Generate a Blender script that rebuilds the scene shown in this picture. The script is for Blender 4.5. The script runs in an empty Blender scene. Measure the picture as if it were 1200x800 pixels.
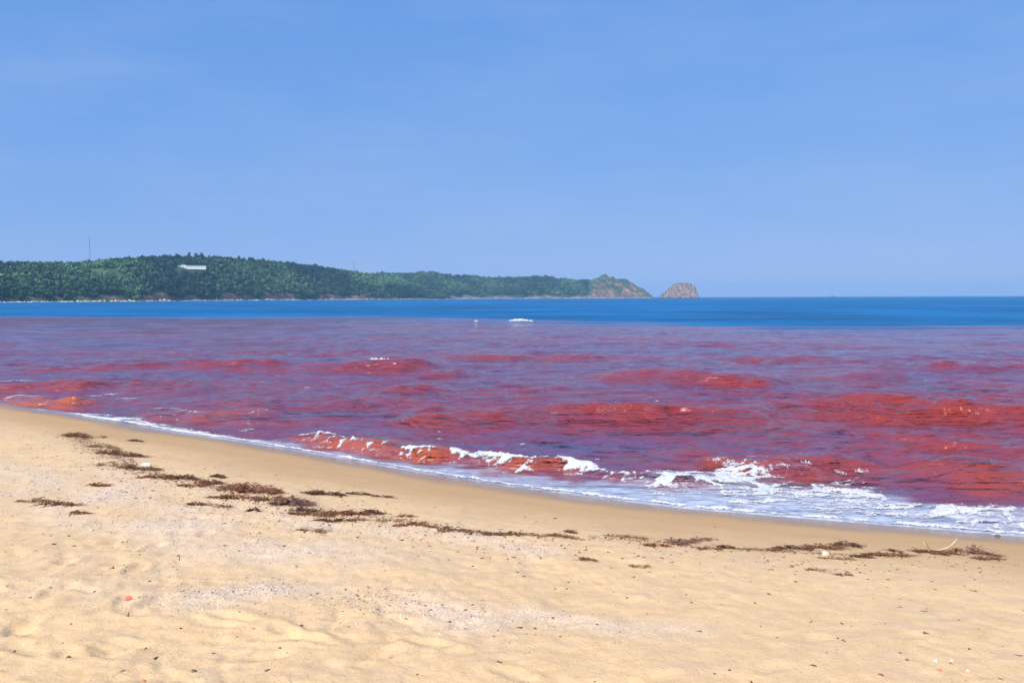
import bpy, math, random
import numpy as np
from mathutils import Matrix, Vector

random.seed(7)
rng = np.random.default_rng(11)
S = bpy.context.scene
COL = S.collection

# ------------------------------------------------------------------ camera
CAM_Z = 2.75
FPX = 933.0                      # focal length in photograph pixels (1200 wide)
PITCH = math.atan(51.6 / FPX)
ROLL = 0.0035
cam_d = bpy.data.cameras.new('camera')
cam_d.sensor_width = 36.0
cam_d.lens = FPX / 1200.0 * 36.0
cam_d.clip_start = 0.05
cam_d.clip_end = 60000.0
cam = bpy.data.objects.new('camera', cam_d)
COL.objects.link(cam)
CAM_M = Matrix.Rotation(math.pi / 2 - PITCH, 4, 'X') @ Matrix.Rotation(-ROLL, 4, 'Z')
cam.matrix_world = Matrix.Translation((0, 0, CAM_Z)) @ CAM_M
S.camera = cam
CAM_R = np.array(CAM_M.to_3x3())

# ------------------------------------------------------------------ sky, sun, exposure
SUN_EL = math.radians(47.0)
SUN_DIR = Vector((-0.50, -0.80, 0)).normalized() * math.cos(SUN_EL) + Vector((0, 0, math.sin(SUN_EL)))
SUN_ROT = math.atan2(SUN_DIR.x, SUN_DIR.y)
S.view_settings.view_transform = 'Standard'
S.view_settings.look = 'None'
S.view_settings.exposure = 0.65
S.view_settings.gamma = 1.0

W = bpy.data.worlds.new('World')
S.world = W
W.use_nodes = True
wn, wl = W.node_tree.nodes, W.node_tree.links
wn.clear()
wo = wn.new('ShaderNodeOutputWorld')
bg = wn.new('ShaderNodeBackground')
bg.inputs['Strength'].default_value = 0.10
sky = wn.new('ShaderNodeTexSky')
sky.sky_type = 'NISHITA'
sky.sun_disc = False
sky.sun_elevation = SUN_EL
sky.sun_rotation = SUN_ROT
sky.altitude = 0
sky.air_density = 1.0
sky.dust_density = 0.2
sky.ozone_density = 4.0
sp = wn.new('ShaderNodeSeparateColor'); cb = wn.new('ShaderNodeCombineColor')
wl.new(sky.outputs['Color'], sp.inputs['Color'])
for ch, gam, gain in (('Red', 0.50, 0.84), ('Green', 0.30, 1.70), ('Blue', 0.12, 4.25)):
    pw = wn.new('ShaderNodeMath'); pw.operation = 'POWER'; pw.inputs[1].default_value = gam
    ml = wn.new('ShaderNodeMath'); ml.operation = 'MULTIPLY'; ml.inputs[1].default_value = gain
    wl.new(sp.outputs[ch], pw.inputs[0]); wl.new(pw.outputs[0], ml.inputs[0]); wl.new(ml.outputs[0], cb.inputs[ch])
wtc = wn.new('ShaderNodeTexCoord'); wmp = wn.new('ShaderNodeMapping'); wmp.inputs['Scale'].default_value = (2.0, 2.0, 9.0); wmp.inputs['Rotation'].default_value = (0.0, 0.05, 0.0)
wnz = wn.new('ShaderNodeTexNoise'); wnz.inputs['Scale'].default_value = 1.7; wnz.inputs['Detail'].default_value = 7; wnz.inputs['Roughness'].default_value = 0.62
wmr = wn.new('ShaderNodeMapRange'); wmr.inputs['From Min'].default_value = 0.42; wmr.inputs['From Max'].default_value = 0.75; wmr.inputs['To Max'].default_value = 0.20
wmx = wn.new('ShaderNodeMix'); wmx.data_type = 'RGBA'; wmx.inputs['B'].default_value = (3.0, 3.6, 5.2, 1)
wl.new(wtc.outputs['Generated'], wmp.inputs['Vector']); wl.new(wmp.outputs['Vector'], wnz.inputs['Vector']); wl.new(wnz.outputs['Fac'], wmr.inputs['Value'])
wl.new(wmr.outputs['Result'], wmx.inputs['Factor']); wl.new(cb.outputs['Color'], wmx.inputs['A']); wl.new(wmx.outputs['Result'], bg.inputs['Color'])
wl.new(bg.outputs['Background'], wo.inputs['Surface'])

sun_d = bpy.data.lights.new('sun', 'SUN')
sun_d.energy = 4.4
sun_d.angle = math.radians(0.5)
sun_d.color = (1.0, 0.95, 0.87)
sun = bpy.data.objects.new('sun', sun_d)
COL.objects.link(sun)
sun.rotation_euler = SUN_DIR.to_track_quat('Z', 'Y').to_euler()


# ------------------------------------------------------------------ helpers: noise, objects, nodes
def _hash(ix, iy, seed):
    h = (ix.astype(np.int64) * 374761393 + iy.astype(np.int64) * 668265263 + seed * 1442695041) & 0xFFFFFFFF
    h = ((h ^ (h >> 13)) * 1274126177) & 0xFFFFFFFF
    return (h ^ (h >> 16)) & 0xFFFF


def noise2(x, y, seed=0):
    x = np.asarray(x, float); y = np.asarray(y, float)
    x, y = np.broadcast_arrays(x, y)
    ix = np.floor(x); iy = np.floor(y)
    fx = x - ix; fy = y - iy
    ux = fx * fx * fx * (fx * (fx * 6 - 15) + 10)
    uy = fy * fy * fy * (fy * (fy * 6 - 15) + 10)
    def g(dx, dy):
        a = _hash(ix + dx, iy + dy, seed) * (2 * math.pi / 65536.0)
        return np.cos(a) * (fx - dx) + np.sin(a) * (fy - dy)
    a = g(0, 0) * (1 - ux) + g(1, 0) * ux
    b = g(0, 1) * (1 - ux) + g(1, 1) * ux
    return (a * (1 - uy) + b * uy) * 1.5


def fbm(x, y, octs=4, seed=0, gain=0.5):
    r = 0; a = 1.0; f = 1.0
    for i in range(octs):
        r = r + a * noise2(x * f + 17.3 * i, y * f - 9.1 * i, seed + i)
        a *= gain; f *= 2.03
    return r


def sstep(a, b, x):
    t = np.clip((x - a) / (b - a), 0, 1)
    return t * t * (3 - 2 * t)


def tag(o, label=None, cat=None, group=None, kind=None):
    if label: o['label'] = label
    if cat: o['category'] = cat
    if group: o['group'] = group
    if kind: o['kind'] = kind
    return o


def link_mesh(name, verts, faces, mat=None, parent=None, smooth=False, loc=None, colors=None):
    """verts (N,3), faces list or (M,k) array -> ONE mesh object"""
    me = bpy.data.meshes.new(name)
    verts = np.asarray(verts, np.float32)
    if isinstance(faces, np.ndarray) and faces.ndim == 2:
        k = faces.shape[1]; m = len(faces)
        me.vertices.add(len(verts)); me.vertices.foreach_set('co', verts.ravel())
        me.loops.add(m * k); me.loops.foreach_set('vertex_index', faces.astype(np.int32).ravel())
        me.polygons.add(m)
        me.polygons.foreach_set('loop_start', np.arange(0, m * k, k, dtype=np.int32))
        me.polygons.foreach_set('loop_total', np.full(m, k, np.int32))
    else:
        me.from_pydata([tuple(map(float, v)) for v in verts], [], [tuple(int(i) for i in f) for f in faces])
    if smooth:
        me.polygons.foreach_set('use_smooth', np.ones(len(me.polygons), bool))
    if colors:
        for an, arr in colors.items():
            arr = np.asarray(arr, np.float32)
            if arr.ndim == 1:
                at = me.attributes.new(an, 'FLOAT', 'POINT'); at.data.foreach_set('value', arr)
            else:
                if arr.shape[1] == 3:
                    arr = np.concatenate([arr, np.ones((len(arr), 1), np.float32)], 1)
                at = me.attributes.new(an, 'FLOAT_COLOR', 'POINT'); at.data.foreach_set('color', arr.ravel())
    me.update(calc_edges=True)
    me.validate()
    if mat: me.materials.append(mat)
    o = bpy.data.objects.new(name, me)
    COL.objects.link(o)
    if parent: o.parent = parent
    if loc is not None: o.location = loc
    return o


def empty(name, loc, rz=0.0):
    o = bpy.data.objects.new(name, None)
    o.empty_display_size = 0.2
    COL.objects.link(o)
    o.location = loc; o.rotation_euler.z = rz
    return o


class NT:
    def __init__(self, name):
        self.m = bpy.data.materials.new(name); self.m.use_nodes = True
        self.t = self.m.node_tree; self.n = self.t.nodes; self.l = self.t.links
        self.p = self.n['Principled BSDF']
    def node(self, typ, **kw):
        n = self.n.new(typ)
        for k, v in kw.items():
            if k in n.inputs.keys() if isinstance(k, str) else False:
                n.inputs[k].default_value = v
            else:
                setattr(n, k, v)
        return n
    def attr(self, name):
        return self.node('ShaderNodeAttribute', attribute_name=name)
    def coord(self, scale=(1, 1, 1)):
        g = self.n.new('ShaderNodeTexCoord')
        mp = self.n.new('ShaderNodeMapping'); mp.inputs['Scale'].default_value = scale
        self.l.new(g.outputs['Object'], mp.inputs['Vector'])
        return mp.outputs['Vector']
    def noise(self, vec, scale, detail=3, rough=0.55, dist=0.0):
        n = self.n.new('ShaderNodeTexNoise')
        n.inputs['Scale'].default_value = scale; n.inputs['Detail'].default_value = detail
        n.inputs['Roughness'].default_value = rough; n.inputs['Distortion'].default_value = dist
        self.l.new(vec, n.inputs['Vector'])
        return n.outputs['Fac']
    def ramp(self, fac, stops):
        r = self.n.new('ShaderNodeValToRGB')
        e = r.color_ramp.elements
        while len(e) < len(stops): e.new(0.5)
        for el, (pos, c) in zip(e, stops):
            el.position = pos; el.color = (*c, 1) if len(c) == 3 else c
        self.l.new(fac, r.inputs['Fac'])
        return r.outputs['Color']
    def mix(self, fac, a, b, blend='MIX'):
        n = self.n.new('ShaderNodeMix'); n.data_type = 'RGBA'; n.blend_type = blend
        for key, v in (('Factor', fac), ('A', a), ('B', b)):
            if isinstance(v, (int, float)): n.inputs[key].default_value = v
            elif isinstance(v, tuple): n.inputs[key].default_value = (*v, 1) if len(v) == 3 else v
            else: self.l.new(v, n.inputs[key])
        return n.outputs['Result']
    def math(self, op, a, b=0.0, c=None, clamp=False):
        n = self.n.new('ShaderNodeMath'); n.operation = op; n.use_clamp = clamp
        for i, v in enumerate((a, b) if c is None else (a, b, c)):
            if isinstance(v, (int, float)): n.inputs[i].default_value = v
            else: self.l.new(v, n.inputs[i])
        return n.outputs[0]
    def bump(self, h, strength=0.5, dist=0.02, normal=None):
        b = self.n.new('ShaderNodeBump')
        b.inputs['Strength'].default_value = strength; b.inputs['Distance'].default_value = dist
        self.l.new(h, b.inputs['Height'])
        if normal is not None: self.l.new(normal, b.inputs['Normal'])
        return b.outputs['Normal']
    def set(self, key, v):
        if hasattr(v, 'is_output'): self.l.new(v, self.p.inputs[key])
        elif isinstance(v, tuple): self.p.inputs[key].default_value = (*v, 1) if len(v) == 3 else v
        else: self.p.inputs[key].default_value = v
        return self


def simple_mat(name, col, rough=0.8, var=0.25, scale=8.0, spec=0.3):
    t = NT(name)
    f = t.noise(t.coord(), scale, 4)
    c0 = tuple(c * (1 - var) for c in col); c1 = tuple(min(1, c * (1 + var)) for c in col)
    t.set('Base Color', t.ramp(f, [(0.3, c0), (0.7, c1)])).set('Roughness', rough).set('Specular IOR Level', spec)
    return t.m


# ------------------------------------------------------------------ picking: photograph pixel -> ray -> place
def ray(px, py):
    px = np.asarray(px, float); py = np.asarray(py, float)
    v = np.stack([(px - 600) / FPX, (400 - py) / FPX, -np.ones_like(px)], -1)
    return v @ CAM_R.T


def at_sea(px, py, z=0.0):
    r = ray(px, py)
    t = (z - CAM_Z) / r[..., 2]
    return np.stack([r[..., 0] * t, r[..., 1] * t], -1)


# ------------------------------------------------------------------ the shoreline
EDGE_PX = [(-300, 452), (-150, 461), (-40, 468), (0, 471), (40, 479), (85, 486), (150, 496), (200, 505), (250, 512), (300, 519.5),
           (350, 528), (400, 536.5), (450, 545.5), (500, 554), (550, 562), (600, 569.5), (650, 576), (700, 582.5), (750, 588.5), (800, 594.5),
           (850, 599), (900, 603), (950, 607), (1000, 611), (1050, 615), (1100, 619.5), (1150, 624), (1200, 628), (1300, 636), (1450, 650)]
EP = np.array(EDGE_PX, float)
EDGE = at_sea(EP[:, 0], EP[:, 1])
d0 = EDGE[0] - EDGE[2]; d0 /= np.linalg.norm(d0)
d1 = EDGE[-1] - EDGE[-4]; d1 /= np.linalg.norm(d1)
EDGE = np.concatenate([[EDGE[0] + d0 * 30000], EDGE, [EDGE[-1] + d1 * 30000]])
EDGE_KNOT = np.concatenate([[EP[0, 0] - 3000], EP[:, 0], [EP[-1, 0] + 3000]])


def shore(x, y):
    """signed distance to the water's edge (+ inland) and a coordinate along it"""
    x = np.asarray(x, float); y = np.asarray(y, float)
    best = np.full(x.shape, 1e18); sgn = np.ones(x.shape); kk = np.zeros(x.shape)
    for i in range(len(EDGE) - 1):
        a, b = EDGE[i], EDGE[i + 1]
        ab = b - a; L2 = ab @ ab
        t = np.clip(((x - a[0]) * ab[0] + (y - a[1]) * ab[1]) / L2, 0, 1)
        dx = x - a[0] - t * ab[0]; dy = y - a[1] - t * ab[1]
        q = dx * dx + dy * dy
        m = q < best
        best = np.where(m, q, best)
        cr = ab[0] * (y - a[1]) - ab[1] * (x - a[0])
        sgn = np.where(m, np.where(cr < 0, 1.0, -1.0), sgn)
        kk = np.where(m, EDGE_KNOT[i] + t * (EDGE_KNOT[i + 1] - EDGE_KNOT[i]), kk)
    return np.sqrt(best) * sgn, kk


# footprints: a few trails over the dry sand and a trampled corner at the left
_f = np.random.default_rng(23)
FEET = []
for (tx0, ty0, tdir, nst) in ((-4.6, 2.9, 1.1, 12), (-1.4, 2.7, 2.35, 14), (-2.9, 2.6, 1.75, 13), (2.2, 2.8, 2.6, 12), (-0.2, 3.2, 0.55, 9), (-3.6, 3.1, 0.25, 9)):
    px0, py0 = tx0, ty0
    for k in range(nst):
        tdir += _f.normal(0, 0.06)
        px0 += 0.62 * math.cos(tdir); py0 += 0.62 * math.sin(tdir)
        sd = 0.10 * (1 if k % 2 else -1)
        FEET.append((px0 - sd * math.sin(tdir), py0 + sd * math.cos(tdir), tdir + _f.normal(0, 0.12)))
for k in range(34):
    FEET.append((_f.uniform(-4.5, -0.8), _f.uniform(2.7, 5.0), _f.uniform(0, 6.28)))


def sand_base(d):
    return np.where(d > 0, 1.3 * np.tanh(d / 9.0), np.maximum(0.144 * d, -3.0 + 0 * d))


def at_sand(px, py):
    """where the ray through a pixel meets the beach (smooth profile)"""
    px = np.asarray(px, float); py = np.asarray(py, float)
    r = ray(px, py)
    lo = np.full(px.shape, 1.0); hi = np.full(px.shape, 60.0)
    for _ in range(40):
        m = (lo + hi) / 2
        X = r * m[..., None]
        d, _k = shore(X[..., 0], X[..., 1])
        below = CAM_Z + X[..., 2] < sand_base(d)
        hi = np.where(below, m, hi); lo = np.where(below, lo, m)
    X = r * hi[..., None]
    return X[..., 0], X[..., 1], hi


def sand_z(x, y, d=None):
    x = np.asarray(x, float); y = np.asarray(y, float)
    if d is None: d, _ = shore(x, y)
    z = sand_base(d)
    rough = sstep(1.6, 4.5, d + 0.5 * noise2(x * 0.5, y * 0.5, 61))
    left = 0.45 + 0.55 * sstep(1.5, -2.0, x - 0.25 * y + noise2(x * 0.4, y * 0.4, 62))
    lump = 0.018 * fbm(x * 1.1, y * 1.1, 3, 51) + 0.008 * fbm(x * 3.3, y * 3.3, 3, 54)
    # trampled dry sand: sharp little crests between scooped hollows
    cr = np.abs(fbm(x * 2.4, y * 2.4, 3, 57))
    lump = lump - 0.012 * np.exp(-(cr / 0.12) ** 2) * sstep(-0.1, 0.35, noise2(x * 0.8, y * 0.8, 63))
    for fxx, fyy, fa in FEET:
        dx = x - fxx; dy = y - fyy
        m = (np.abs(dx) < 0.6) & (np.abs(dy) < 0.6)
        if not m.any(): continue
        u = (dx[m] * math.cos(fa) + dy[m] * math.sin(fa)) / 0.15; v = (-dx[m] * math.sin(fa) + dy[m] * math.cos(fa)) / 0.062
        rr = np.sqrt(u * u + (v / (1 + 0.18 * u)) ** 2) + 0.18 * noise2(x[m] * 9, y[m] * 9, 66)
        lump[m] += -0.017 * np.exp(-(rr / 0.85) ** 4) + 0.007 * np.exp(-((rr - 1.35) / 0.33) ** 2)
    lump = lump + 0.007 * fbm(x * 9, y * 9, 5, 58, 0.6)
    z = z + rough * left * lump
    z = z + 0.010 * sstep(0.4, 2.0, d) * noise2(x * 0.7, y * 0.7, 64)
    # slight ridge that the sea left along the wrack line
    z = z + 0.018 * np.exp(-((d - 3.6) / 0.5) ** 2)
    return z


# ------------------------------------------------------------------ waves
# crest: pixel ends on still water, height m, front width m, back width m, red painted on its face
CRESTS = [
    # shore breakers
    (338, 515, 552, 541, 0.26, 0.24, 0.65, 1.0), (548, 541, 700, 554, 0.20, 0.24, 0.6, 1.0),
    (690, 557, 860, 568, 0.16, 0.24, 0.6, 0.45), (1090, 605, 1300, 618, 0.17, 0.25, 0.6, 0.08),
    (-10, 471, 96, 478.5, 0.30, 0.30, 0.7, 1.3), (-150, 466, 10, 474, 0.22, 0.25, 0.7, 1.0),
    # second rank
    (150, 489, 330, 490, 0.25, 0.45, 1.0, 0.6), (270, 489, 420, 495, 0.16, 0.4, 0.9, 0.4),
    (780, 545, 1040, 553, 0.17, 0.4, 0.9, 0.7), (1090, 562, 1330, 568, 0.26, 0.42, 1.0, 1.0), (960, 530, 1080, 534, 0.14, 0.4, 0.8, 0.4),
    (1150, 530, 1300, 532, 0.16, 0.4, 0.8, 0.3), (700, 533, 830, 537, 0.08, 0.4, 0.8, 0.3),
    # outer waves
    (470, 492, 612, 494, 0.22, 0.55, 1.3, 0.8), (610, 486, 905, 494, 0.32, 0.62, 1.5, 1.0), (800, 500, 920, 502, 0.14, 0.5, 1.0, 0.5),
    (955, 481, 1330, 497, 0.44, 0.62, 1.6, 1.2), (1010, 516, 1180, 520, 0.16, 0.5, 1.0, 0.5), (840, 516, 960, 518, 0.10, 0.5, 1.0, 0.3),
    (395, 432, 500, 434, 0.42, 0.9, 2.0, 0.8), (205, 427, 340, 429, 0.35, 0.9, 2.0, 0.6), (340, 431, 400, 433, 0.25, 0.9, 2.0, 0.4),
    (120, 427, 185, 429, 0.3, 0.9, 2.0, 0.5), (70, 450, 135, 453, 0.32, 0.8, 1.6, 0.7), (140, 453, 250, 457, 0.3, 0.8, 1.6, 0.6),
    (-90, 455, 60, 458, 0.25, 0.8, 1.6, 0.4), (480, 440, 530, 443, 0.28, 0.8, 1.8, 0.5), (440, 455, 500, 460, 0.22, 0.8, 1.6, 0.4),
    (700, 438, 830, 446, 0.33, 0.8, 1.8, 0.7), (780, 446, 920, 450, 0.33, 0.8, 1.8, 0.8), (985, 440, 1065, 444, 0.26, 0.8, 1.8, 0.5),
    (880, 480, 960, 482, 0.14, 0.6, 1.3, 0.3), (370, 470, 450, 474, 0.15, 0.7, 1.3, 0.3), (520, 418, 620, 420, 0.25, 1.0, 2.2, 0.3),
    (640, 418, 700, 420, 0.22, 1.0, 2.2, 0.3), (1080, 428, 1220, 432, 0.28, 1.0, 2.0, 0.3), (860, 420, 980, 423, 0.2, 1.0, 2.0, 0.25),
    (440, 487, 940, 496, 0.12, 0.6, 1.6, 0.62), (760, 549, 1210, 558, 0.09, 0.5, 1.2, 0.5), (120, 428, 560, 434, 0.12, 0.9, 2.2, 0.4), (690, 440, 1080, 447, 0.12, 0.9, 2.2, 0.45), (930, 484, 1350, 500, 0.10, 0.7, 1.8, 0.8),
    (560, 455, 640, 459, 0.15, 0.8, 1.6, 0.35), (1130, 455, 1280, 460, 0.16, 0.8, 1.6, 0.3), (250, 470, 330, 474, 0.16, 0.7, 1.4, 0.35),
]
_cw = []
for c in CRESTS:
    a = at_sea(c[0], c[1]); b = at_sea(c[2], c[3])
    _cw.append((a, b, *c[4:]))

_w = np.random.default_rng(5)
COMP = []
for i in range(54):
    lam = 0.32 * (18.0 ** (i / 53.0))                    # 0.3 .. 5.8 m
    ang = math.radians(-80 + _w.normal(0, 24))           # travelling shoreward
    amp = 0.0084 * lam ** 0.60 / (1 + (lam / 2.6) ** 2)
    COMP.append((2 * math.pi / lam, math.cos(ang), math.sin(ang), amp, _w.uniform(0, 6.28), lam))


def crest_coords(cw, x, y):
    a, b, h, wf, wb, rf = cw
    ab = b - a; L = math.hypot(*ab); tx, ty = ab / L
    nx, ny = ty, -tx                                     # points shoreward
    s = (x - a[0]) * tx + (y - a[1]) * ty
    t = (x - a[0]) * nx + (y - a[1]) * ny
    m = (s > -0.3 * L) & (s < 1.3 * L) & (np.abs(t) < 4 * (wf + wb))
    if not m.any(): return None, None, None, None
    ss, tt, xs, ys = s[m] / L, t[m], x[m], y[m]
    tt = tt + wb * (0.55 * noise2(xs * 0.8 / wb, ys * 0.5 / wb, 86)) + 0.14 * wb * noise2(xs * 3 / wb, ys * 3 / wb, 87)
    tt = tt + 0.25 * wb * 4 * (ss - 0.5) ** 2
    al = sstep(-0.12, 0.22, ss) * (1 - sstep(0.78, 1.12, ss))
    al = al * (0.88 + 0.34 * noise2(xs * 0.9 / wb + 5, ys * 0.9 / wb, 88))
    return m, ss, tt, al


def water(x, y, d, cell):
    """height of the sea, and how strongly a steep crest shows here"""
    z = np.zeros_like(x); redf = np.zeros_like(x)
    wx = x + 0.5 * noise2(x * 0.22, y * 0.22, 81) + 0.12 * noise2(x * 0.9, y * 0.9, 82)
    wy = y + 0.5 * noise2(x * 0.22, y * 0.22, 83) + 0.12 * noise2(x * 0.9, y * 0.9, 84)
    near = sstep(0.1, 3.2, -d)
    grp = 0.75 + 0.7 * noise2(x * 0.16, y * 0.16, 85)
    for k, cx, cy, amp, ph, lam in COMP:
        f = np.exp(-(cell / lam * 2.2) ** 2)
        p = k * (cx * wx + cy * wy) + ph
        s = np.sin(p)
        z += amp * f * (s + 0.28 * np.cos(2 * p))
    z *= grp * (0.12 + 0.88 * near)
    for cw in _cw:
        near_m, ss, tt, al = crest_coords(cw, x, y)
        if near_m is None: continue
        h, wf, wb, rf = (0.80 if cw[3] < 0.3 else (0.84 if cw[5] >= 0.8 else 0.64)) * cw[2], cw[3], cw[4], cw[5]
        pr = np.where(tt > 0, np.exp(-(tt / wf) ** 2), np.exp(-(np.abs(tt) / wb) ** 1.6))
        z[near_m] += h * al * pr - 0.18 * h * al * np.exp(-((tt - 2.0 * wf) / (1.2 * wf)) ** 2)
        redf[near_m] = np.maximum(redf[near_m], rf * al * np.exp(-((tt - 0.4 * wf) / (1.75 * wf)) ** 2))
    edge = sstep(0.0, 0.9, -d)
    z = z * edge + 0.012 * (1 - edge)
    z = np.where(d < 0, np.maximum(z, sand_base(d) + 0.02), z)
    return z, redf


# ---- sea sheet: one tensor grid, finest by the shore
def marks(start, stop, step0, ref, power):
    v = [start]
    while v[-1] < stop:
        v.append(v[-1] + step0 * max(1.0, v[-1] / ref) ** power)
    v[-1] = stop
    return np.array(v)


ys = marks(4.0, 6000.0, 0.036, 11.0, 1.5)
xp = marks(0.0, 6000.0, 0.078, 9.0, 1.5)
xs = np.concatenate([-xp[:0:-1], xp])
nx_, ny_ = len(xs), len(ys)
X, Y = np.meshgrid(xs, ys)
cx_ = np.gradient(xs); cy_ = np.gradient(ys)
CELL = np.maximum(cx_[None, :] * 0.8, cy_[:, None])
X = X.ravel(); Y = Y.ravel(); CELL = CELL.ravel()
Dn, Kn = shore(X, Y)
Zs, RED = water(X, Y, Dn, CELL)

# foam belt along the shore: how far offshore the white water reaches, along the edge
FB = np.array([(-300, 448), (-40, 461), (30, 470), (70, 481), (85, 480), (130, 484.5), (200, 496), (250, 505), (300, 513), (335, 513), (360, 509), (430, 513), (500, 519),
               (545, 531), (590, 528), (640, 536), (700, 547), (750, 553), (800, 551), (850, 548), (900, 552), (950, 559), (1000, 563),
               (1050, 577), (1100, 591), (1150, 597), (1200, 600), (1450, 622)], float)
_fw = at_sea(FB[:, 0], FB[:, 1])
_fd, _fk = shore(_fw[:, 0], _fw[:, 1])
_o = np.argsort(_fk)
_fk, _fd = _fk[_o], np.abs(_fd[_o])


def foam_width(k):
    return np.interp(k, _fk, _fd)


# body of the water: rust-red suspension near the beach, clear blue beyond a sharp front
BND = np.array([(-600, 371), (-200, 371.5), (0, 372), (300, 372.5), (540, 374.5), (620, 377), (700, 380.5), (840, 384), (1000, 385.5), (1200, 386), (1600, 387)], float)
_b = at_sea(BND[:, 0], BND[:, 1])
_ang = np.arctan2(_b[:, 0], _b[:, 1]); _rad = np.hypot(_b[:, 0], _b[:, 1])
ang = np.arctan2(X, Y); rad = np.hypot(X, Y)
front = np.interp(ang, _ang, _rad)
wob = 7.0 * noise2(X * 0.03, Y * 0.03, 91) + 3.0 * noise2(X * 0.11, Y * 0.11, 92)
wob = wob + 13.0 * fbm(X * 0.03, Y * 0.16, 4, 99)
conc = 1 - sstep(-12.0, 11.0, rad - front + wob)                       # 1 in the red water
dens = 0.80 + 0.35 * fbm(X * 0.06, Y * 0.12, 3, 93) + 0.22 * fbm(X * 0.3, Y * 0.5, 3, 94)
far = sstep(14.0, 95.0, rad)
RED = RED * np.clip(0.95 + 0.40 * fbm(X * 0.7, Y * 2.6, 3, 98), 0.3, 1.3)
dens = np.clip(dens + 0.30 * fbm(X * 0.45, Y * 2.0, 4, 100) - 0.27 - 0.25 * far + 0.5 * RED, 0.0, 1.3)
C_blue = np.array([0.000, 0.094, 0.248])
C_thin = np.array([0.092, 0.050, 0.122])
C_red = np.array([0.185, 0.030, 0.038])
C_rust = np.where((Dn > -4.0)[:, None], 1.0, 1.0) * (np.array([0.222, 0.032, 0.023])[None] + (1 - sstep(1.2, 4.0, -Dn))[:, None] * np.array([0.11, 0.040, 0.000])[None])
td = np.clip(dens, 0, 1)[:, None]
body = C_thin * (1 - td) + C_red * td
rust = np.clip(0.75 * RED + 0.12 * (1 - sstep(0.5, 2.0, -Dn)), 0, 1)[:, None] * (1 - 0.45 * far[:, None])  # crest faces painted redder, standing in for their weaker sky reflection
body = body * (1 - rust) + C_rust * rust
bl = C_blue * (1 + 0.30 * fbm(X * 0.012, Y * 0.03, 3, 95)[:, None] + 0.45 * fbm(X * 0.035, Y * 0.13, 4, 97)[:, None])  # broad patches, plus colour streaks standing in for light and dark ripples
body = bl * (1 - conc[:, None]) + body * conc[:, None]
# aerated, milky water inside the swash
fw = foam_width(Kn)
frothy = sstep(600, 800, Kn)
milk = (1 - sstep(0.30 + 0.3 * frothy, 0.55 + 0.45 * frothy, -Dn / np.maximum(fw, 0.25) + 0.25 * fbm(X * 1.6, Y * 1.6, 3, 96))) * (0.80 + 0.18 * frothy) * sstep(-30, 20, Kn - 40)
milk = np.where(-Dn < 8, milk, 0) * (1 - np.clip(2.2 * RED, 0, 0.95))

I = np.arange(nx_ * ny_).reshape(ny_, nx_)
Q = np.stack([I[:-1, :-1], I[:-1, 1:], I[1:, 1:], I[1:, :-1]], -1).reshape(-1, 4)
keep = (Dn[Q] < 0.25).any(1)
Q = Q[keep]
used = np.unique(Q); remap = np.full(nx_ * ny_, -1); remap[used] = np.arange(len(used))
Q = remap[Q]

t = NT('sea_water')
ba = t.attr('body').outputs['Color']
mk = t.attr('milk').outputs['Fac']
gcoord = t.coord()
n_fine = t.noise(t.coord((1, 1.5, 1)), 9.0, 3, 0.6, 0.4)
n_mid = t.noise(t.coord((0.8, 1.4, 1)), 1.6, 4, 0.6, 0.5)
n_far = t.noise(t.coord((0.05, 0.12, 1)), 1.0, 5, 0.62, 0.5)
milkcol = t.ramp(t.noise(t.coord((1, 1, 1)), 5.0, 5, 0.65, 0.6), [(0.32, (0.22, 0.25, 0.34)), (0.68, (0.44, 0.48, 0.56))])
t.set('Base Color', t.mix(mk, ba, milkcol))
t.set('Roughness', t.math('ADD', t.math('MULTIPLY_ADD', mk, 0.35, 0.09), t.math('MULTIPLY', t.attr('open').outputs['Fac'], 0.2)))
t.set('IOR', t.math('SUBTRACT', 1.33, t.math('MULTIPLY', t.attr('open').outputs['Fac'], 0.275)))
b0 = t.bump(t.noise(t.coord((0.5, 1.5, 1)), 0.5, 4, 0.65, 0.4), 1.0, 0.35)
b1 = t.bump(n_far, 1.0, 1.6, b0)
b2 = t.bump(n_mid, 1.0, 0.13, b1)
b2 = t.bump(t.noise(t.coord((0.7, 1.6, 1)), 3.6, 3, 0.6, 0.3), 1.0, 0.030, b2)
b3 = t.bump(n_fine, 1.0, 0.018, b2)
t.set('Normal', b3)
M_SEA = t.m
sea = link_mesh('sea', np.stack([X, Y, Zs], -1)[used], Q, M_SEA, smooth=True,
                colors={'body': body[used], 'milk': milk[used], 'open': (1 - conc)[used]})
tag(sea, kind='structure')

# ------------------------------------------------------------------ beach sheet
yb = np.concatenate([np.linspace(-25, 1.0, 50)[:-1], np.linspace(1.0, 2.6, 60)[:-1], marks(2.6, 60.0, 0.013, 2.6, 1.3)])
xq = marks(0.0, 70.0, 0.021, 3.2, 1.35)
xb = np.concatenate([-xq[:0:-1], xq])
XB, YB = np.meshgrid(xb, yb); XB = XB.ravel(); YB = YB.ravel()
DB, KB = shore(XB, YB)
ZB = sand_z(XB, YB, DB)
I = np.arange(len(XB)).reshape(len(yb), len(xb))
Q = np.stack([I[:-1, :-1], I[:-1, 1:], I[1:, 1:], I[1:, :-1]], -1).reshape(-1, 4)
Q = Q[(DB[Q] > -5.0).any(1)]
used = np.unique(Q); remap = np.full(len(XB), -1); remap[used] = np.arange(len(used)); Q = remap[Q]
wob = 0.25 * noise2(XB * 0.6, YB * 0.6, 71) + 0.15 * noise2(XB * 2.1, YB * 2.1, 72)
soaked = 1 - sstep(0.20, 1.05, DB + 0.9 * wob)
swash = np.zeros_like(XB)
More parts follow.
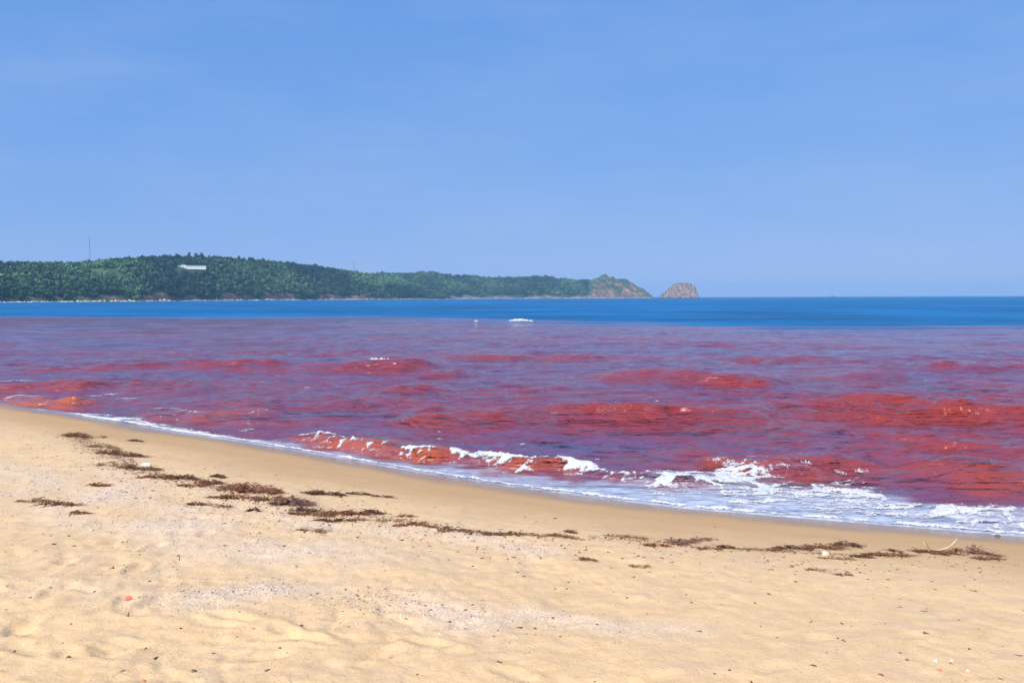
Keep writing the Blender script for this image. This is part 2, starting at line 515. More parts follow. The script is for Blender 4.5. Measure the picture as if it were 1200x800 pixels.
for i_, (dd_, am_, wd_) in enumerate(((0.95, 0.45, 0.020), (1.5, 0.35, 0.016), (2.15, 0.30, 0.018), (2.7, 0.22, 0.022))):
    off_ = DB - dd_ - 0.28 * noise2(KB * 0.006 + 9 * i_, 0 * KB + i_, 74) - 0.05 * noise2(KB * 0.03, 0 * KB + 7 * i_, 75)
    swash = np.maximum(swash, am_ * np.exp(-(off_ / wd_) ** 2) * np.clip(0.5 + noise2(KB * 0.012, 0 * KB + 5 * i_, 76), 0, 1))
    swash = np.maximum(swash, 0.16 * am_ * np.exp(np.clip(off_, -9, 0) / 0.25) * (off_ < 0))
damp = 1 - sstep(1.4, 3.4, DB + 1.6 * wob)


# drift of broken shell, as polylines in the photograph
def band_mask(x, y, poly, width):
    P = np.array([np.stack(at_sand(np.array([p[0]]), np.array([p[1]]))[:2])[:, 0] for p in poly])
    best = np.full(x.shape, 1e9)
    for a, b in zip(P[:-1], P[1:]):
        ab = b - a; tt = np.clip(((x - a[0]) * ab[0] + (y - a[1]) * ab[1]) / (ab @ ab), 0, 1)
        best = np.minimum(best, np.hypot(x - a[0] - tt * ab[0], y - a[1] - tt * ab[1]))
    return np.exp(-(best / width) ** 2)


SHELL = [([(30, 550), (90, 570), (180, 596), (270, 622), (345, 640)], 1.0), ([(215, 700), (300, 690), (400, 695), (470, 705), (560, 728)], 0.28),
         ([(60, 690), (140, 695), (215, 705)], 0.22), ([(330, 615), (440, 622), (520, 625), (620, 645)], 0.30), ([(620, 720), (720, 735), (800, 740)], 0.2)]
shell = np.zeros_like(XB)
for poly, wd in SHELL:
    shell = np.maximum(shell, band_mask(XB, YB, poly, wd))
shell *= 0.6 + 0.8 * noise2(XB * 1.5, YB * 1.5, 73)
shell = np.clip(shell, 0, 1)

t = NT('beach_sand')
oc = t.coord()
ns_big = t.noise(oc, 0.8, 4, 0.6)
ns_mid = t.noise(oc, 7.0, 5, 0.65)
ns_grain = t.noise(oc, 160.0, 3, 0.7)
ns_lump = t.noise(oc, 34.0, 4, 0.65)
dry = t.mix(ns_big, (0.605, 0.405, 0.204), (0.665, 0.460, 0.250))
dry = t.mix(t.ramp(ns_mid, [(0.38, (0, 0, 0)), (0.72, (0.6, 0.6, 0.6))]), dry, (0.480, 0.305, 0.150))
ns_tint = t.noise(t.coord((1, 1.6, 1)), 2.6, 5, 0.7)
dry = t.mix(t.ramp(ns_tint, [(0.50, (0, 0, 0)), (0.72, (0.65, 0.65, 0.65))]), dry, (0.50, 0.35, 0.235))
spk = t.noise(oc, 75.0, 2, 0.6)
dry = t.mix(t.ramp(spk, [(0.63, (0, 0, 0)), (0.70, (0.8, 0.8, 0.8))]), dry, (0.27, 0.17, 0.11))
dry = t.mix(t.ramp(ns_grain, [(0.28, (0.8, 0.8, 0.8)), (0.42, (0, 0, 0))]), dry, (0.34, 0.235, 0.13))
dry = t.mix(t.ramp(ns_grain, [(0.60, (0, 0, 0)), (0.72, (0.6, 0.6, 0.6))]), dry, (0.68, 0.56, 0.38))
shl = t.ramp(t.noise(oc, 60.0, 3, 0.7), [(0.36, (0.26, 0.19, 0.16)), (0.46, (0.55, 0.43, 0.34)), (0.60, (0.74, 0.63, 0.52))])
dry = t.mix(t.math('MULTIPLY', t.attr('shell').outputs['Fac'], 0.50), dry, shl)
dampc = t.mix(ns_big, (0.410, 0.250, 0.112), (0.455, 0.288, 0.138))
c = t.mix(t.attr('damp').outputs['Fac'], dry, dampc)
c = t.mix(t.attr('swash').outputs['Fac'], c, (0.250, 0.150, 0.075))
c = t.mix(t.attr('soaked').outputs['Fac'], c, (0.270, 0.170, 0.090))
t.set('Base Color', c)
t.set('Roughness', t.math('MULTIPLY_ADD', t.attr('soaked').outputs['Fac'], -0.70, 0.90))
t.set('Specular IOR Level', 0.35)
dryk = t.math('SUBTRACT', 1.0, t.attr('damp').outputs['Fac'])
bb = t.bump(t.math('MULTIPLY', ns_lump, dryk), 0.7, 0.010)
bb = t.bump(ns_grain, 0.5, 0.004, bb)
t.set('Normal', bb)
beach = link_mesh('beach', np.stack([XB, YB, ZB], -1)[used], Q, t.m, smooth=True,
                  colors={'damp': damp[used], 'soaked': soaked[used], 'swash': swash[used], 'shell': shell[used]})
tag(beach, kind='structure')

# ------------------------------------------------------------------ surf foam (real froth lying on the water)
sk = np.concatenate([np.linspace(-40, 84, 160)[:-1], np.linspace(84, 1330, 1750)])
# sample the edge by knot value
EX = np.interp(sk, EDGE_KNOT[1:-1], EDGE[1:-1, 0]); EY = np.interp(sk, EDGE_KNOT[1:-1], EDGE[1:-1, 1])
tx = np.gradient(EX); ty = np.gradient(EY); ln = np.hypot(tx, ty); tx /= ln; ty /= ln
ker = np.ones(61) / 61
tx = np.convolve(np.pad(tx, 30, 'edge'), ker, 'valid'); ty = np.convolve(np.pad(ty, 30, 'edge'), ker, 'valid')
ln = np.hypot(tx, ty); tx /= ln; ty /= ln
offn = np.stack([-ty, tx], -1)                                      # offshore
dv = np.concatenate([np.linspace(-0.03, 0.3, 26)[:-1], np.linspace(0.3, 3.6, 190)])
FX = EX[:, None] + offn[:, 0:1] * dv[None]; FY = EY[:, None] + offn[:, 1:2] * dv[None]
fx, fy = FX.ravel(), FY.ravel()
KK = np.repeat(sk, len(dv)); VV = np.tile(dv, len(sk))
fd, fk = shore(fx, fy)
fwid = foam_width(KK)
q = VV / np.maximum(fwid, 0.12)
lace = 1 - np.abs(fbm(fx * 2.0, fy * 5.0, 4, 101)) * 3.0            # ridged: veins of froth
clot = fbm(fx * 1.3, fy * 3.4, 4, 104)
fine = fbm(fx * 11, fy * 11, 3, 107)
bead = np.exp(-((VV - 0.035 - 0.03 * noise2(KK * 0.05, 0 * KK, 110)) / (0.042 + 0.03 * noise2(KK * 0.02, 3 + 0 * KK, 111))) ** 2)
bead *= sstep(60, 92, KK)
left = sstep(80, 90, KK) * (1 - sstep(190, 330, KK))
big = sstep(690, 810, KK) * (1 - 0.45 * sstep(1035, 1080, KK) + 0.3 * sstep(1110, 1140, KK))
val = (1.05 + 0.5 * noise2(KK * 0.06, 7 + 0 * KK, 112)) * bead
val += left * (0.8 * np.exp(-((q - 0.4) / 0.45) ** 2)) * (0.7 + 0.7 * clot)
val += big * (np.exp(-((q - 0.70) / 0.26) ** 2) * (0.42 + 0.48 * lace + 0.75 * clot) + np.exp(-((q - 0.3) / 0.3) ** 2) * (0.10 + 0.5 * lace + 0.35 * clot))
val += 0.30 * (0.8 * lace + clot) * np.exp(-((q - 0.35) / 0.4) ** 2) * (0.6 + 0.6 * sstep(560, 760, KK))
val += 0.42 * lace * np.exp(-((q - 1.08) / 0.16) ** 2) * sstep(-0.2, 0.4, clot) * big
# curling crests: a white lip with veins of froth sliding down the face
for ci, top, face in ((0, 1.5, 1.0), (1, 1.5, 1.45), (2, 1.0, 1.0), (3, 0.9, 0.8), (4, 0.4, 0.3), (6, 0.35, 0.4)):
    m_, ss, tt, al = crest_coords(_cw[ci], fx, fy)
    wf = _cw[ci][3]
    on = sstep(-0.04, 0.10, ss) * (1 - sstep(0.90, 1.04, ss))
    xs_, ys_ = fx[m_], fy[m_]
    L_ = np.linalg.norm(_cw[ci][1] - _cw[ci][0])
    vein = 1 - 3.2 * np.abs(noise2(ss * L_ * 4.2 + 0.5 * noise2(ss * L_ * 3, tt * 5, 131), tt * 2.2, 130)) + 0.5 * noise2(ss * L_ * 11, tt * 9, 132)
    cl_ = noise2(ss * L_ * 1.1, 0 * tt + ci, 133)
    lip = np.exp(-((tt + 0.02 - 0.10 * np.abs(cl_)) / (0.055 + 0.05 * np.clip(cl_ + 0.3, 0, 1))) ** 2) * (0.75 + 0.5 * cl_)
    down = sstep(-0.06, 0.02, tt) * (1 - sstep(1.0 * wf, 2.3 * wf, tt)) * np.clip(vein, -0.4, 1) * (0.75 + 0.5 * cl_)
    add = on * (top * lip + face * down)
    if ci in (1, 2): add += on * (0.42 if ci == 1 else 0.22) * np.exp(-((tt - 0.12) / 0.22) ** 2) * (0.9 + clot[m_])
    val[m_] += add * (0.78 + 0.55 * noise2(xs_ * 5, ys_ * 5, 134) + 0.3 * fine[m_])
val += 0.18 * fine
# bare rust patches on the breaking face
for (pxx, pyy, rx, ry) in [(640, 548, 26, 7), (764, 561, 18, 6), (415, 521, 24, 7), (468, 526, 20, 8), (520, 534, 18, 7), (385, 519, 14, 6)]:
    P = at_sea(pxx, pyy + 1); Dd = math.hypot(*P)
    # patch in metres: across = rx px, depth = ry px along the ground
    ux, uy = P / Dd
    al = (fx - P[0]) * ux + (fy - P[1]) * uy; ac = -(fx - P[0]) * uy + (fy - P[1]) * ux
    m_ac = rx / FPX * Dd * 0.62; m_al = ry * Dd * Dd / (CAM_Z * FPX) * 0.6
    val -= 0.9 * np.exp(-(ac / m_ac) ** 2 - (al / m_al) ** 2)
THR = 0.52
cellf = np.full(fx.shape, 0.03)
zw, _ = water(fx, fy, fd, cellf)
zsand = sand_base(fd)
th = 0.018 * np.clip((val - THR) / 0.6, 0, 1) ** 0.6 * (0.65 + 0.8 * np.abs(fine)) + 0.022 * np.clip((val - 0.8) * (0.5 + clot), 0, 1)
zf = np.maximum(zw, zsand + 0.002) + 0.006 + th
I = np.arange(len(fx)).reshape(len(sk), len(dv))
Q = np.stack([I[:-1, :-1], I[1:, :-1], I[1:, 1:], I[:-1, 1:]], -1).reshape(-1, 4)
Q = Q[val[Q].mean(1) > THR - 0.26]
used = np.unique(Q); remap = np.full(len(fx), -1); remap[used] = np.arange(len(used)); Q = remap[Q]
t = NT('sea_foam')
f1 = t.noise(t.coord(), 40.0, 4, 0.7)
t.set('Base Color', t.ramp(f1, [(0.3, (0.42, 0.45, 0.50)), (0.62, (0.63, 0.64, 0.66))])).set('Roughness', 0.7).set('Specular IOR Level', 0.3)  # bluish shading of the froth hollows put into the base colour
t.set('Normal', t.bump(f1, 0.9, 0.035))
# bubbly margins: where the froth thins out, the water shows between the bubbles
f2 = t.noise(t.coord(), 30.0, 6, 0.78, 0.6)
cov = t.attr('cover').outputs['Fac']
al_ = t.math('MULTIPLY_ADD', t.math('ADD', cov, t.math('MULTIPLY_ADD', f2, 4.4, -2.30)), 1.7, 0.0, clamp=True)
t.set('Alpha', al_)
M_FOAM = t.m
foam = link_mesh('surf_foam', np.stack([fx, fy, zf], -1)[used], Q, M_FOAM, smooth=True, colors={'cover': np.clip((val[used] - THR) / 0.5 + 0.18, -0.4, 1)})
tag(foam, 'white surf foam running along the water edge and lacing the breaking waves', 'foam', kind='stuff')


# flecks of froth on the outer crests, and four countable whitecaps
def froth_patch(px, py, wpx, hgt, seed, streak=1.0, soft=1.0):
    """a ragged little mound of froth sitting on the water at a pixel"""
    P = at_sea(px, py); D = math.hypot(*P)
    w = wpx / FPX * D
    n = 84; m = 30
    ux, uy = P / D
    a, b = np.meshgrid(np.linspace(-0.5, 0.5, n), np.linspace(-0.5, 0.5, m), indexing='ij')
    L = w; Wd = max(w * 0.35 * streak, 0.16)
    wig = 0.35 * Wd * noise2(a * 4 + seed, 0 * a + seed * 1.7, 119)
    x = P[0] + uy * a * L + ux * (b * Wd + wig); y = P[1] - ux * a * L + uy * (b * Wd + wig)
    env = (1 - (2 * a) ** 2) * (1 - (2 * b) ** 2)
    lac = 1 - 2.6 * np.abs(fbm(a * 6 + seed, b * 3 + seed * 3.1, 4, 120 + seed))
    nz = fbm(a * 9 + seed, b * 4 + seed * 2.1, 3, 140 + seed)
    v = env ** 0.7 * (0.35 + 0.35 * (1 - soft) + 0.75 * lac * soft + (0.35 + 0.55 * soft) * nz)
    d_, _ = shore(x.ravel(), y.ravel())
    z0, _ = water(x.ravel(), y.ravel(), d_, np.full(x.size, 0.05 + 0.012 * D))
    z = z0.reshape(x.shape) + 0.01 + np.clip(v, 0, 1.5) * hgt
    I = np.arange(n * m).reshape(n, m)
    Q = np.stack([I[:-1, :-1], I[1:, :-1], I[1:, 1:], I[:-1, 1:]], -1).reshape(-1, 4)
    vv = v.ravel()
    Q = Q[vv[Q].mean(1) > 0.22]
    V = np.stack([x.ravel(), y.ravel(), z.ravel()], -1)
    used = np.unique(Q); r = np.full(n * m, -1); r[used] = np.arange(len(used))
    return V[used], r[Q], np.clip((vv[used] - 0.38) / 0.35 * (1.6 - 0.6 * soft), -0.4, 1)


WHITECAPS = [
    (609, 377.5, 27, 0.42, 3, 'big bright whitecap breaking on the line between red and blue water'),
    (558, 378, 5, 0.28, 5, 'tiny white fleck of a whitecap left of the big bright one'),
    (621, 377.5, 8, 0.25, 8, 'small whitecap touching the right end of the big bright one'),
    (446, 428, 28, 0.16, 9, 'thin whitecap on a dark red wave in the middle of the bay'),
    (473, 429, 16, 0.10, 12, 'short faint whitecap trailing right of the thin one on the dark red wave'),
]
for (px, py, wpx, h, sd, lab) in WHITECAPS:
    V, F, cv = froth_patch(px, py, wpx * 1.1, h, sd, 1.0, 0.25)
    c = V.mean(0); c[2] = 0
    o = link_mesh('whitecap', V - c, F, M_FOAM, smooth=True, loc=c, colors={'cover': cv + 0.3})
    tag(o, lab, 'whitecap', 'whitecaps out on the water')
Vs, Fs, Cs, n0 = [], [], [], 0
FLECKS = [(20, 468, 22), (45, 466, 16), (30, 449, 20), (60, 447, 14), (10, 450, 12), (110, 463, 14), (150, 467, 20), (130, 461, 10), (185, 480, 8), (205, 482, 10),
          (160, 492, 10), (215, 487, 8), (285, 505, 8), (292, 503, 10), (515, 506, 4), (905, 539, 12), (880, 538, 10), (935, 540, 10), (935, 534, 12), (945, 553, 10),
          (855, 551, 10), (985, 556, 10), (840, 549, 8), (515, 513, 6), (612, 520, 6), (700, 541, 5), (770, 470, 4), (1085, 446, 5), (360, 455, 5), (1010, 556, 12), (325, 440, 5), (880, 555, 14), (920, 556, 10)]
for i, (px, py, w) in enumerate(FLECKS):
    V, F, cv = froth_patch(px, py, w * 1.5, 0.008, 30 + i, 0.9)
    Cs.append(cv); Vs.append(V); Fs.append(F + n0); n0 += len(V)
o = link_mesh('foam_flecks', np.concatenate(Vs), np.concatenate(Fs), M_FOAM, smooth=True, colors={'cover': np.concatenate(Cs)})
tag(o, 'scattered flecks of white froth on the red waves beyond the breakers', 'foam', kind='stuff')


# ------------------------------------------------------------------ headlands
HZ = lambda px: 348.4 - ROLL * (px - 600)


def headland(name, sil, dist, depth, fade, seed, rockx, tree_h):
    """sil: (px, top py); dist: (px, metres to the waterline); a strip of land rising from the sea to its ridge and down behind"""
    sil = np.array(sil, float); dist = np.array(dist, float)
    P = np.linspace(sil[0, 0], sil[-1, 0], 460)
    tops = np.interp(P, sil[:, 0], sil[:, 1])
    Dm = np.interp(P, dist[:, 0], dist[:, 1])
    R = np.interp(P, [sil[0, 0], sil[-1, 0]], depth)
    kk_ = np.ones(61) / 61
    Dm = np.convolve(np.pad(Dm, 30, 'reflect', reflect_type='odd'), kk_, 'valid')
    end = sstep(0, 26, sil[-1, 0] - P) * (sstep(0, 26, P - sil[0, 0]) if fade else 1)
    R = R * (0.35 + 0.65 * end)
    Hr = (HZ(P) - tops) / FPX * (Dm + R) + CAM_Z
    wood = 1 - sstep(rockx - 14, rockx + 10, P)
    Hr = np.maximum(Hr - tree_h * wood * end, 0.5)
    tt = np.concatenate([np.linspace(0, 0.12, 12)[:-1], np.linspace(0.12, 1.1, 46)[:-1], np.linspace(1.1, 2.4, 16)])
    PP, TT = np.meshgrid(P, tt, indexing='ij')
    r = ray(P, HZ(P)); r = r / np.hypot(r[:, 0], r[:, 1])[:, None]
    dd = (Dm[:, None] + R[:, None] * TT)
    x = r[:, 0:1] * dd; y = r[:, 1:2] * dd
    cliff = 0.11 + 0.08 * noise2(P * 0.03, 0 * P, seed)[:, None]
    up = np.where(TT < 1, cliff * sstep(0.0, 0.07, TT) + (1 - cliff) * np.sin(np.clip((TT - 0.03) / 0.97, 0, 1) * math.pi / 2) ** 1.05, 1 - sstep(1.0, 2.4, TT))
    gul = fbm(x * 0.012, y * 0.006, 4, seed + 3)
    z = Hr[:, None] * up * (1 + 0.22 * gul * np.sin(np.clip(TT, 0, 1) * math.pi)) - 0.6
    rk = 1 - wood[:, None]
    z = z + (7.0 * rk * np.abs(fbm(x * 0.035, y * 0.035, 5, seed + 9)) + 0.8 * fbm(x * 0.1, y * 0.1, 3, seed + 12)) * sstep(0, 0.1, TT) * np.minimum(1, Hr[:, None] / 12)
    z = np.where(TT >= 2.39, -2.0, z); z = np.where(TT <= 0.001, -1.0, z)
    I = np.arange(x.size).reshape(x.shape)
    Q = np.stack([I[:-1, :-1], I[1:, :-1], I[1:, 1:], I[:-1, 1:]], -1).reshape(-1, 4)
    woodv = np.broadcast_to(wood[:, None], x.shape) * sstep(0.05, 0.10, TT + 0.09 * (fbm(P * 0.035, 0 * P + 3, 4, seed + 5) + 0.15)[:, None] * np.ones_like(TT))
    return dict(x=x, y=y, z=z, Q=Q, wood=woodv, P=P, tt=tt, Dm=Dm, R=R, Hr=Hr, name=name, seed=seed)


SIL_A = [(-190, 318), (-120, 312), (-60, 309), (0, 308), (50, 308.5), (85, 307.5), (105, 306), (130, 303.5), (150, 301.5), (205, 299.5), (240, 299), (300, 301.5), (345, 306), (377, 309),
         (415, 314.5), (435, 318.5), (455, 323), (480, 329), (500, 335), (515, 341), (530, 348.6)]
DIST_A = [(-190, 720), (0, 800), (150, 900), (300, 1120), (430, 1380), (530, 1500)]
SIL_B = [(415, 334), (430, 322), (447, 319.5), (507, 319), (520, 321), (550, 322), (570, 324), (590, 325), (615, 323.5), (640, 322.5), (652, 325), (677, 327.3), (692, 329), (700, 326.5),
         (705, 324), (709, 322.3), (713, 325), (722, 327.5), (735, 330), (742, 334), (747, 337.5), (760, 344), (767, 348.7)]
DIST_B = [(415, 1650), (540, 1850), (660, 2050), (767, 2300)]
HA = headland('headland', SIL_A, DIST_A, (230, 110), False, 201, 2000, 12.0)
HB = headland('far_headland', SIL_B, DIST_B, (260, 110), True, 231, 690, 8.0)

t = NT('headland_ground')
oc = t.coord()
w = t.attr('wood').outputs['Fac']
rockc = t.ramp(t.noise(oc, 0.045, 6, 0.7), [(0.30, (0.055, 0.045, 0.030)), (0.44, (0.17, 0.10, 0.060)), (0.56, (0.28, 0.17, 0.10)), (0.72, (0.42, 0.33, 0.24))])
scrub = t.ramp(t.noise(oc, 0.03, 5, 0.65), [(0.3, (0.025, 0.055, 0.028)), (0.6, (0.050, 0.090, 0.040)), (0.75, (0.10, 0.13, 0.06))])
geo = t.n.new('ShaderNodeNewGeometry')
sep = t.n.new('ShaderNodeSeparateXYZ'); t.l.new(geo.outputs['Normal'], sep.inputs[0])
flat = t.ramp(t.math('ADD', sep.outputs['Z'], t.math('MULTIPLY_ADD', t.noise(oc, 0.05, 4), 0.6, -0.3)), [(0.62, (0, 0, 0)), (0.80, (1, 1, 1))])
c = t.mix(flat, rockc, scrub)
pos = t.n.new('ShaderNodeSeparateXYZ'); t.l.new(oc, pos.inputs[0])
shorek = t.ramp(t.math('MULTIPLY_ADD', t.noise(oc, 0.03, 3), 3.0, t.math('MULTIPLY', pos.outputs['Z'], 0.25)), [(0.0, (1, 1, 1)), (1.0, (0, 0, 0))])
c = t.mix(w, c, scrub)
t.set('Base Color', c).set('Roughness', 0.95).set('Specular IOR Level', 0.1)
M_LAND = t.m
for H in (HA, HB):
    o = link_mesh(H['name'], np.stack([H['x'].ravel(), H['y'].ravel(), H['z'].ravel()], -1), H['Q'], M_LAND, smooth=True, colors={'wood': H['wood'].ravel()})
    tag(o, kind='structure')


def land_sample(H, px, tfrac):
    """a place on a headland from bearing pixel and depth fraction"""
    i = np.interp(px, H['P'], np.arange(len(H['P']))); j = np.interp(tfrac, H['tt'], np.arange(len(H['tt'])))
    i0 = np.clip(np.floor(i).astype(int), 0, len(H['P']) - 2); j0 = np.clip(np.floor(j).astype(int), 0, len(H['tt']) - 2)
    fi = i - i0; fj = j - j0
    out = []
    for k in ('x', 'y', 'z', 'wood'):
        A = H[k]
        out.append((A[i0, j0] * (1 - fi) + A[i0 + 1, j0] * fi) * (1 - fj) + (A[i0, j0 + 1] * (1 - fi) + A[i0 + 1, j0 + 1] * fi) * fj)
    return out


# leaf-clump crowns: a shell-and-core cloud of small faces
def crown_cloud(r, n, squash=0.8):
    d = r.normal(size=(n, 3)); d /= np.linalg.norm(d, axis=1)[:, None]
    rad = 0.45 + 0.55 * r.random(n) ** 0.5
    lob = 1 + 0.28 * np.sin(3 * d[:, 0] + r.uniform(0, 6)) * np.cos(4 * d[:, 1] + r.uniform(0, 6)) + 0.15 * np.sin(5 * d[:, 2] + r.uniform(0, 6))
    c = d * (rad * lob)[:, None]
    c[:, 2] *= squash
    s = 0.24 + 0.2 * r.random(n)
    a = r.normal(size=(n, 3)); a /= np.linalg.norm(a, axis=1)[:, None]
    nrm = d + 0.6 * a; nrm /= np.linalg.norm(nrm, axis=1)[:, None]
    u = np.cross(nrm, r.normal(size=(n, 3))); u /= np.linalg.norm(u, axis=1)[:, None]
    v = np.cross(nrm, u)
    V = np.stack([c + u * s[:, None], c - 0.5 * u * s[:, None] + 0.87 * v * s[:, None], c - 0.5 * u * s[:, None] - 0.87 * v * s[:, None]], 1)
    return V.reshape(-1, 3)


def foliage_mat(name, lo, hi):
    t = NT(name)
    sh = t.attr('shade').outputs['Fac']
    c = t.ramp(t.math('ADD', sh, t.math('MULTIPLY_ADD', t.noise(t.coord(), 0.03, 3), 0.5, -0.25)), [(0.0, lo), (0.75, hi), (1.0, tuple(min(1, v * 1.7) for v in hi))])
    t.set('Base Color', c).set('Roughness', 0.8).set('Specular IOR Level', 0.15)
    return t.m


M_FOREST = foliage_mat('forest_foliage', (0.012, 0.042, 0.022), (0.052, 0.105, 0.042))
rF = np.random.default_rng(77)
protos = [crown_cloud(rF, 44, sq) for sq in (0.75, 0.9, 1.15, 0.8, 1.0, 0.7)]


def forest(H, n, pxr, label):
    px = rF.uniform(pxr[0], pxr[1], n * 2)
    tf = rF.random(n * 2) ** 1.0 * 1.10
    x, y, z, w = land_sample(H, px, tf)
    D = np.hypot(x, y)
    clear = fbm(x * 0.010, y * 0.010, 3, H['seed'] + 40)
    ok = (w > 0.35 + 0.4 * rF.random(len(px))) & (clear < 0.75)
    # gap in front of the white building, so that it is seen
    ok &= ~((px > 202) & (px < 242) & (tf > TFB - 0.10) & (tf < TFB + 0.07) & (H is HA))
    idx = np.where(ok)[0][:n]
    Vs, sh = [], []
    for i in idx:
        p = protos[rF.integers(len(protos))]
        s = (1.5 + 3.0 * rF.random() ** 1.6) * (1 + 0.15 * (D[i] > 1500)) * (1.15 if tf[i] > 0.9 else 1.0)
        a = rF.uniform(0, 6.28); ca, sa = math.cos(a), math.sin(a)
        q_ = p * s
        V = np.stack([q_[:, 0] * ca - q_[:, 1] * sa + x[i], q_[:, 0] * sa + q_[:, 1] * ca + y[i], q_[:, 2] * rF.uniform(0.8, 1.25) + z[i] + s * 0.62], -1)
        Vs.append(V)
        grassy = (H is HA) * math.exp(-((px[i] - 445) / 34) ** 2) * (tf[i] > 0.45) + (H is HB) * 0.8 * math.exp(-((px[i] - 480) / 30) ** 2) * (tf[i] < 0.85)
        light = np.clip(0.40 + 0.9 * clear[i] + rF.normal(0, 0.22) + 0.7 * grassy, 0, 1.3)
        sh.append(np.clip(np.full(len(V), light) + rF.normal(0, 0.05, len(V)), 0, 1.3))
    V = np.concatenate(Vs); F = np.arange(len(V)).reshape(-1, 3)
    o = link_mesh('forest', V, F, M_FOREST, colors={'shade': np.concatenate(sh)})
    tag(o, label, 'forest', kind='stuff')


def place_at_height(px, py, H=HA):
    """depth fraction at which the headland surface passes the pixel"""
    ts = np.linspace(0.1, 1.0, 200)
    x, y, z, _ = land_sample(H, np.full(200, float(px)), ts)
    el = (z - CAM_Z) / np.hypot(x, y) * FPX
    j = np.argmax(el >= HZ(px) - py)
    return ts[j]


TFB = place_at_height(222, 317.5)
forest(HA, 12500, (-185, 524), 'dense green woodland covering the nearer headland down to its rocky shore')
forest(HB, 6000, (418, 735), 'bluish green woodland covering the farther headland behind')

# trees that stand up singly from the skyline
M_BARK = simple_mat('tree_bark', (0.10, 0.07, 0.05), 0.9)
M_CROWN = foliage_mat('tree_foliage', (0.008, 0.036, 0.024), (0.040, 0.095, 0.045))


def make_tree(px, tfrac, H, h, wid, label, seed):
    x, y, z, _ = [float(v) for v in land_sample(H, np.array(px), np.array(tfrac))]
    r = np.random.default_rng(seed)
    root = tag(empty('ridge_tree', (x, y, z - 0.3)), label, 'tree', 'trees standing out on the headland skyline')
    n = 6; rings = [(0, 0.32), (0.35 * h, 0.24), (0.6 * h, 0.16), (0.92 * h, 0.05)]
    V, F = [], []
    lean = r.normal(0, 0.25, 2)
    for k, (zz, rr) in enumerate(rings):
        for q_ in range(n):
            a = 2 * math.pi * q_ / n
            V.append((rr * math.cos(a) + lean[0] * zz / h, rr * math.sin(a) + lean[1] * zz / h, zz))
    for k in range(3):
        for q_ in range(n):
            F.append((k * n + q_, k * n + (q_ + 1) % n, (k + 1) * n + (q_ + 1) % n, (k + 1) * n + q_))
    # limbs
    for q_ in range(5):
        a = r.uniform(0, 6.28); z0 = h * r.uniform(0.4, 0.7); L = wid * 0.4
        b = len(V)
        for (cx, cy, cz, rr) in ((0, 0, z0, 0.1), (math.cos(a) * L, math.sin(a) * L, z0 + L * 0.6, 0.03)):
            for e in range(3):
                V.append((cx + rr * math.cos(e * 2.09), cy + rr * math.sin(e * 2.09), cz))
        for e in range(3): F.append((b + e, b + (e + 1) % 3, b + 3 + (e + 1) % 3, b + 3 + e))
    link_mesh('trunk', V, F, M_BARK, root)
    Vc, sh = [], []
    for q_ in range(7):
        p = crown_cloud(r, 46, 0.8)
        a = r.uniform(0, 6.28); rr = wid * 0.28 * r.random() ** 0.5
        zz = h * (0.42 + 0.5 * q_ / 6); sc = wid * 0.34 * (1.15 - 0.55 * q_ / 6) * r.uniform(0.8, 1.15)
        Vc.append(p * sc + np.array([rr * math.cos(a) * (1.2 - q_ / 7), rr * math.sin(a), zz]))
        sh.append(np.clip(np.full(len(p), r.uniform(0.2, 0.7)), 0, 1))
    Vc = np.concatenate(Vc)
    link_mesh('crown', Vc, np.arange(len(Vc)).reshape(-1, 3), M_CROWN, root, colors={'shade': np.concatenate(sh)})


TREES = [(152, 7, 7, 'low round tree on the skyline left of the white building'), (166, 8, 7, 'tree on the skyline midway between tall mast and white building'),
         (183, 8, 8, 'broad tree on the skyline just left of the hilltop grove'), (193, 9, 8, 'bushy tree at the left edge of the hilltop grove'), (209, 10, 9, 'dense dark tree directly above the left end of the white building'),
         (223, 12, 6, 'slim tall tree poking up above the middle of the white building'), (231, 12, 8, 'tallest tree of the hilltop grove above the white building'),
         (238, 11, 8, 'dark tree above the right end of the white building'), (246, 9, 6, 'small tree just right of the hilltop grove'), (271, 9, 7, 'first bushy tree right of the grove along the ridge'),
         (281, 10, 7, 'rounded tree sticking up on the ridge well right of the white building'), (293, 9, 6, 'narrow tree right of the rounded ridge tree'), (309, 10, 8, 'wide dark tree on the ridge where it starts to fall'),
         (322, 8, 7, 'low tree on the falling ridge'), (338, 9, 9, 'last dark clump of tree before the bare green ridge')]
for i, (px, h, wd, lab) in enumerate(TREES):
    make_tree(px, 0.99, HA, h, wd, lab, 300 + i)
make_tree(443, 0.95, HB, 11, 7, 'lone small tree where the nearer ridge drops to the farther headland', 340)
make_tree(528, 0.97, HB, 11, 10, 'rounded tree bump on the farther headland skyline', 341)
make_tree(640, 0.97, HB, 8, 12, 'broad tree on the farther headland short of its rocky end', 342)

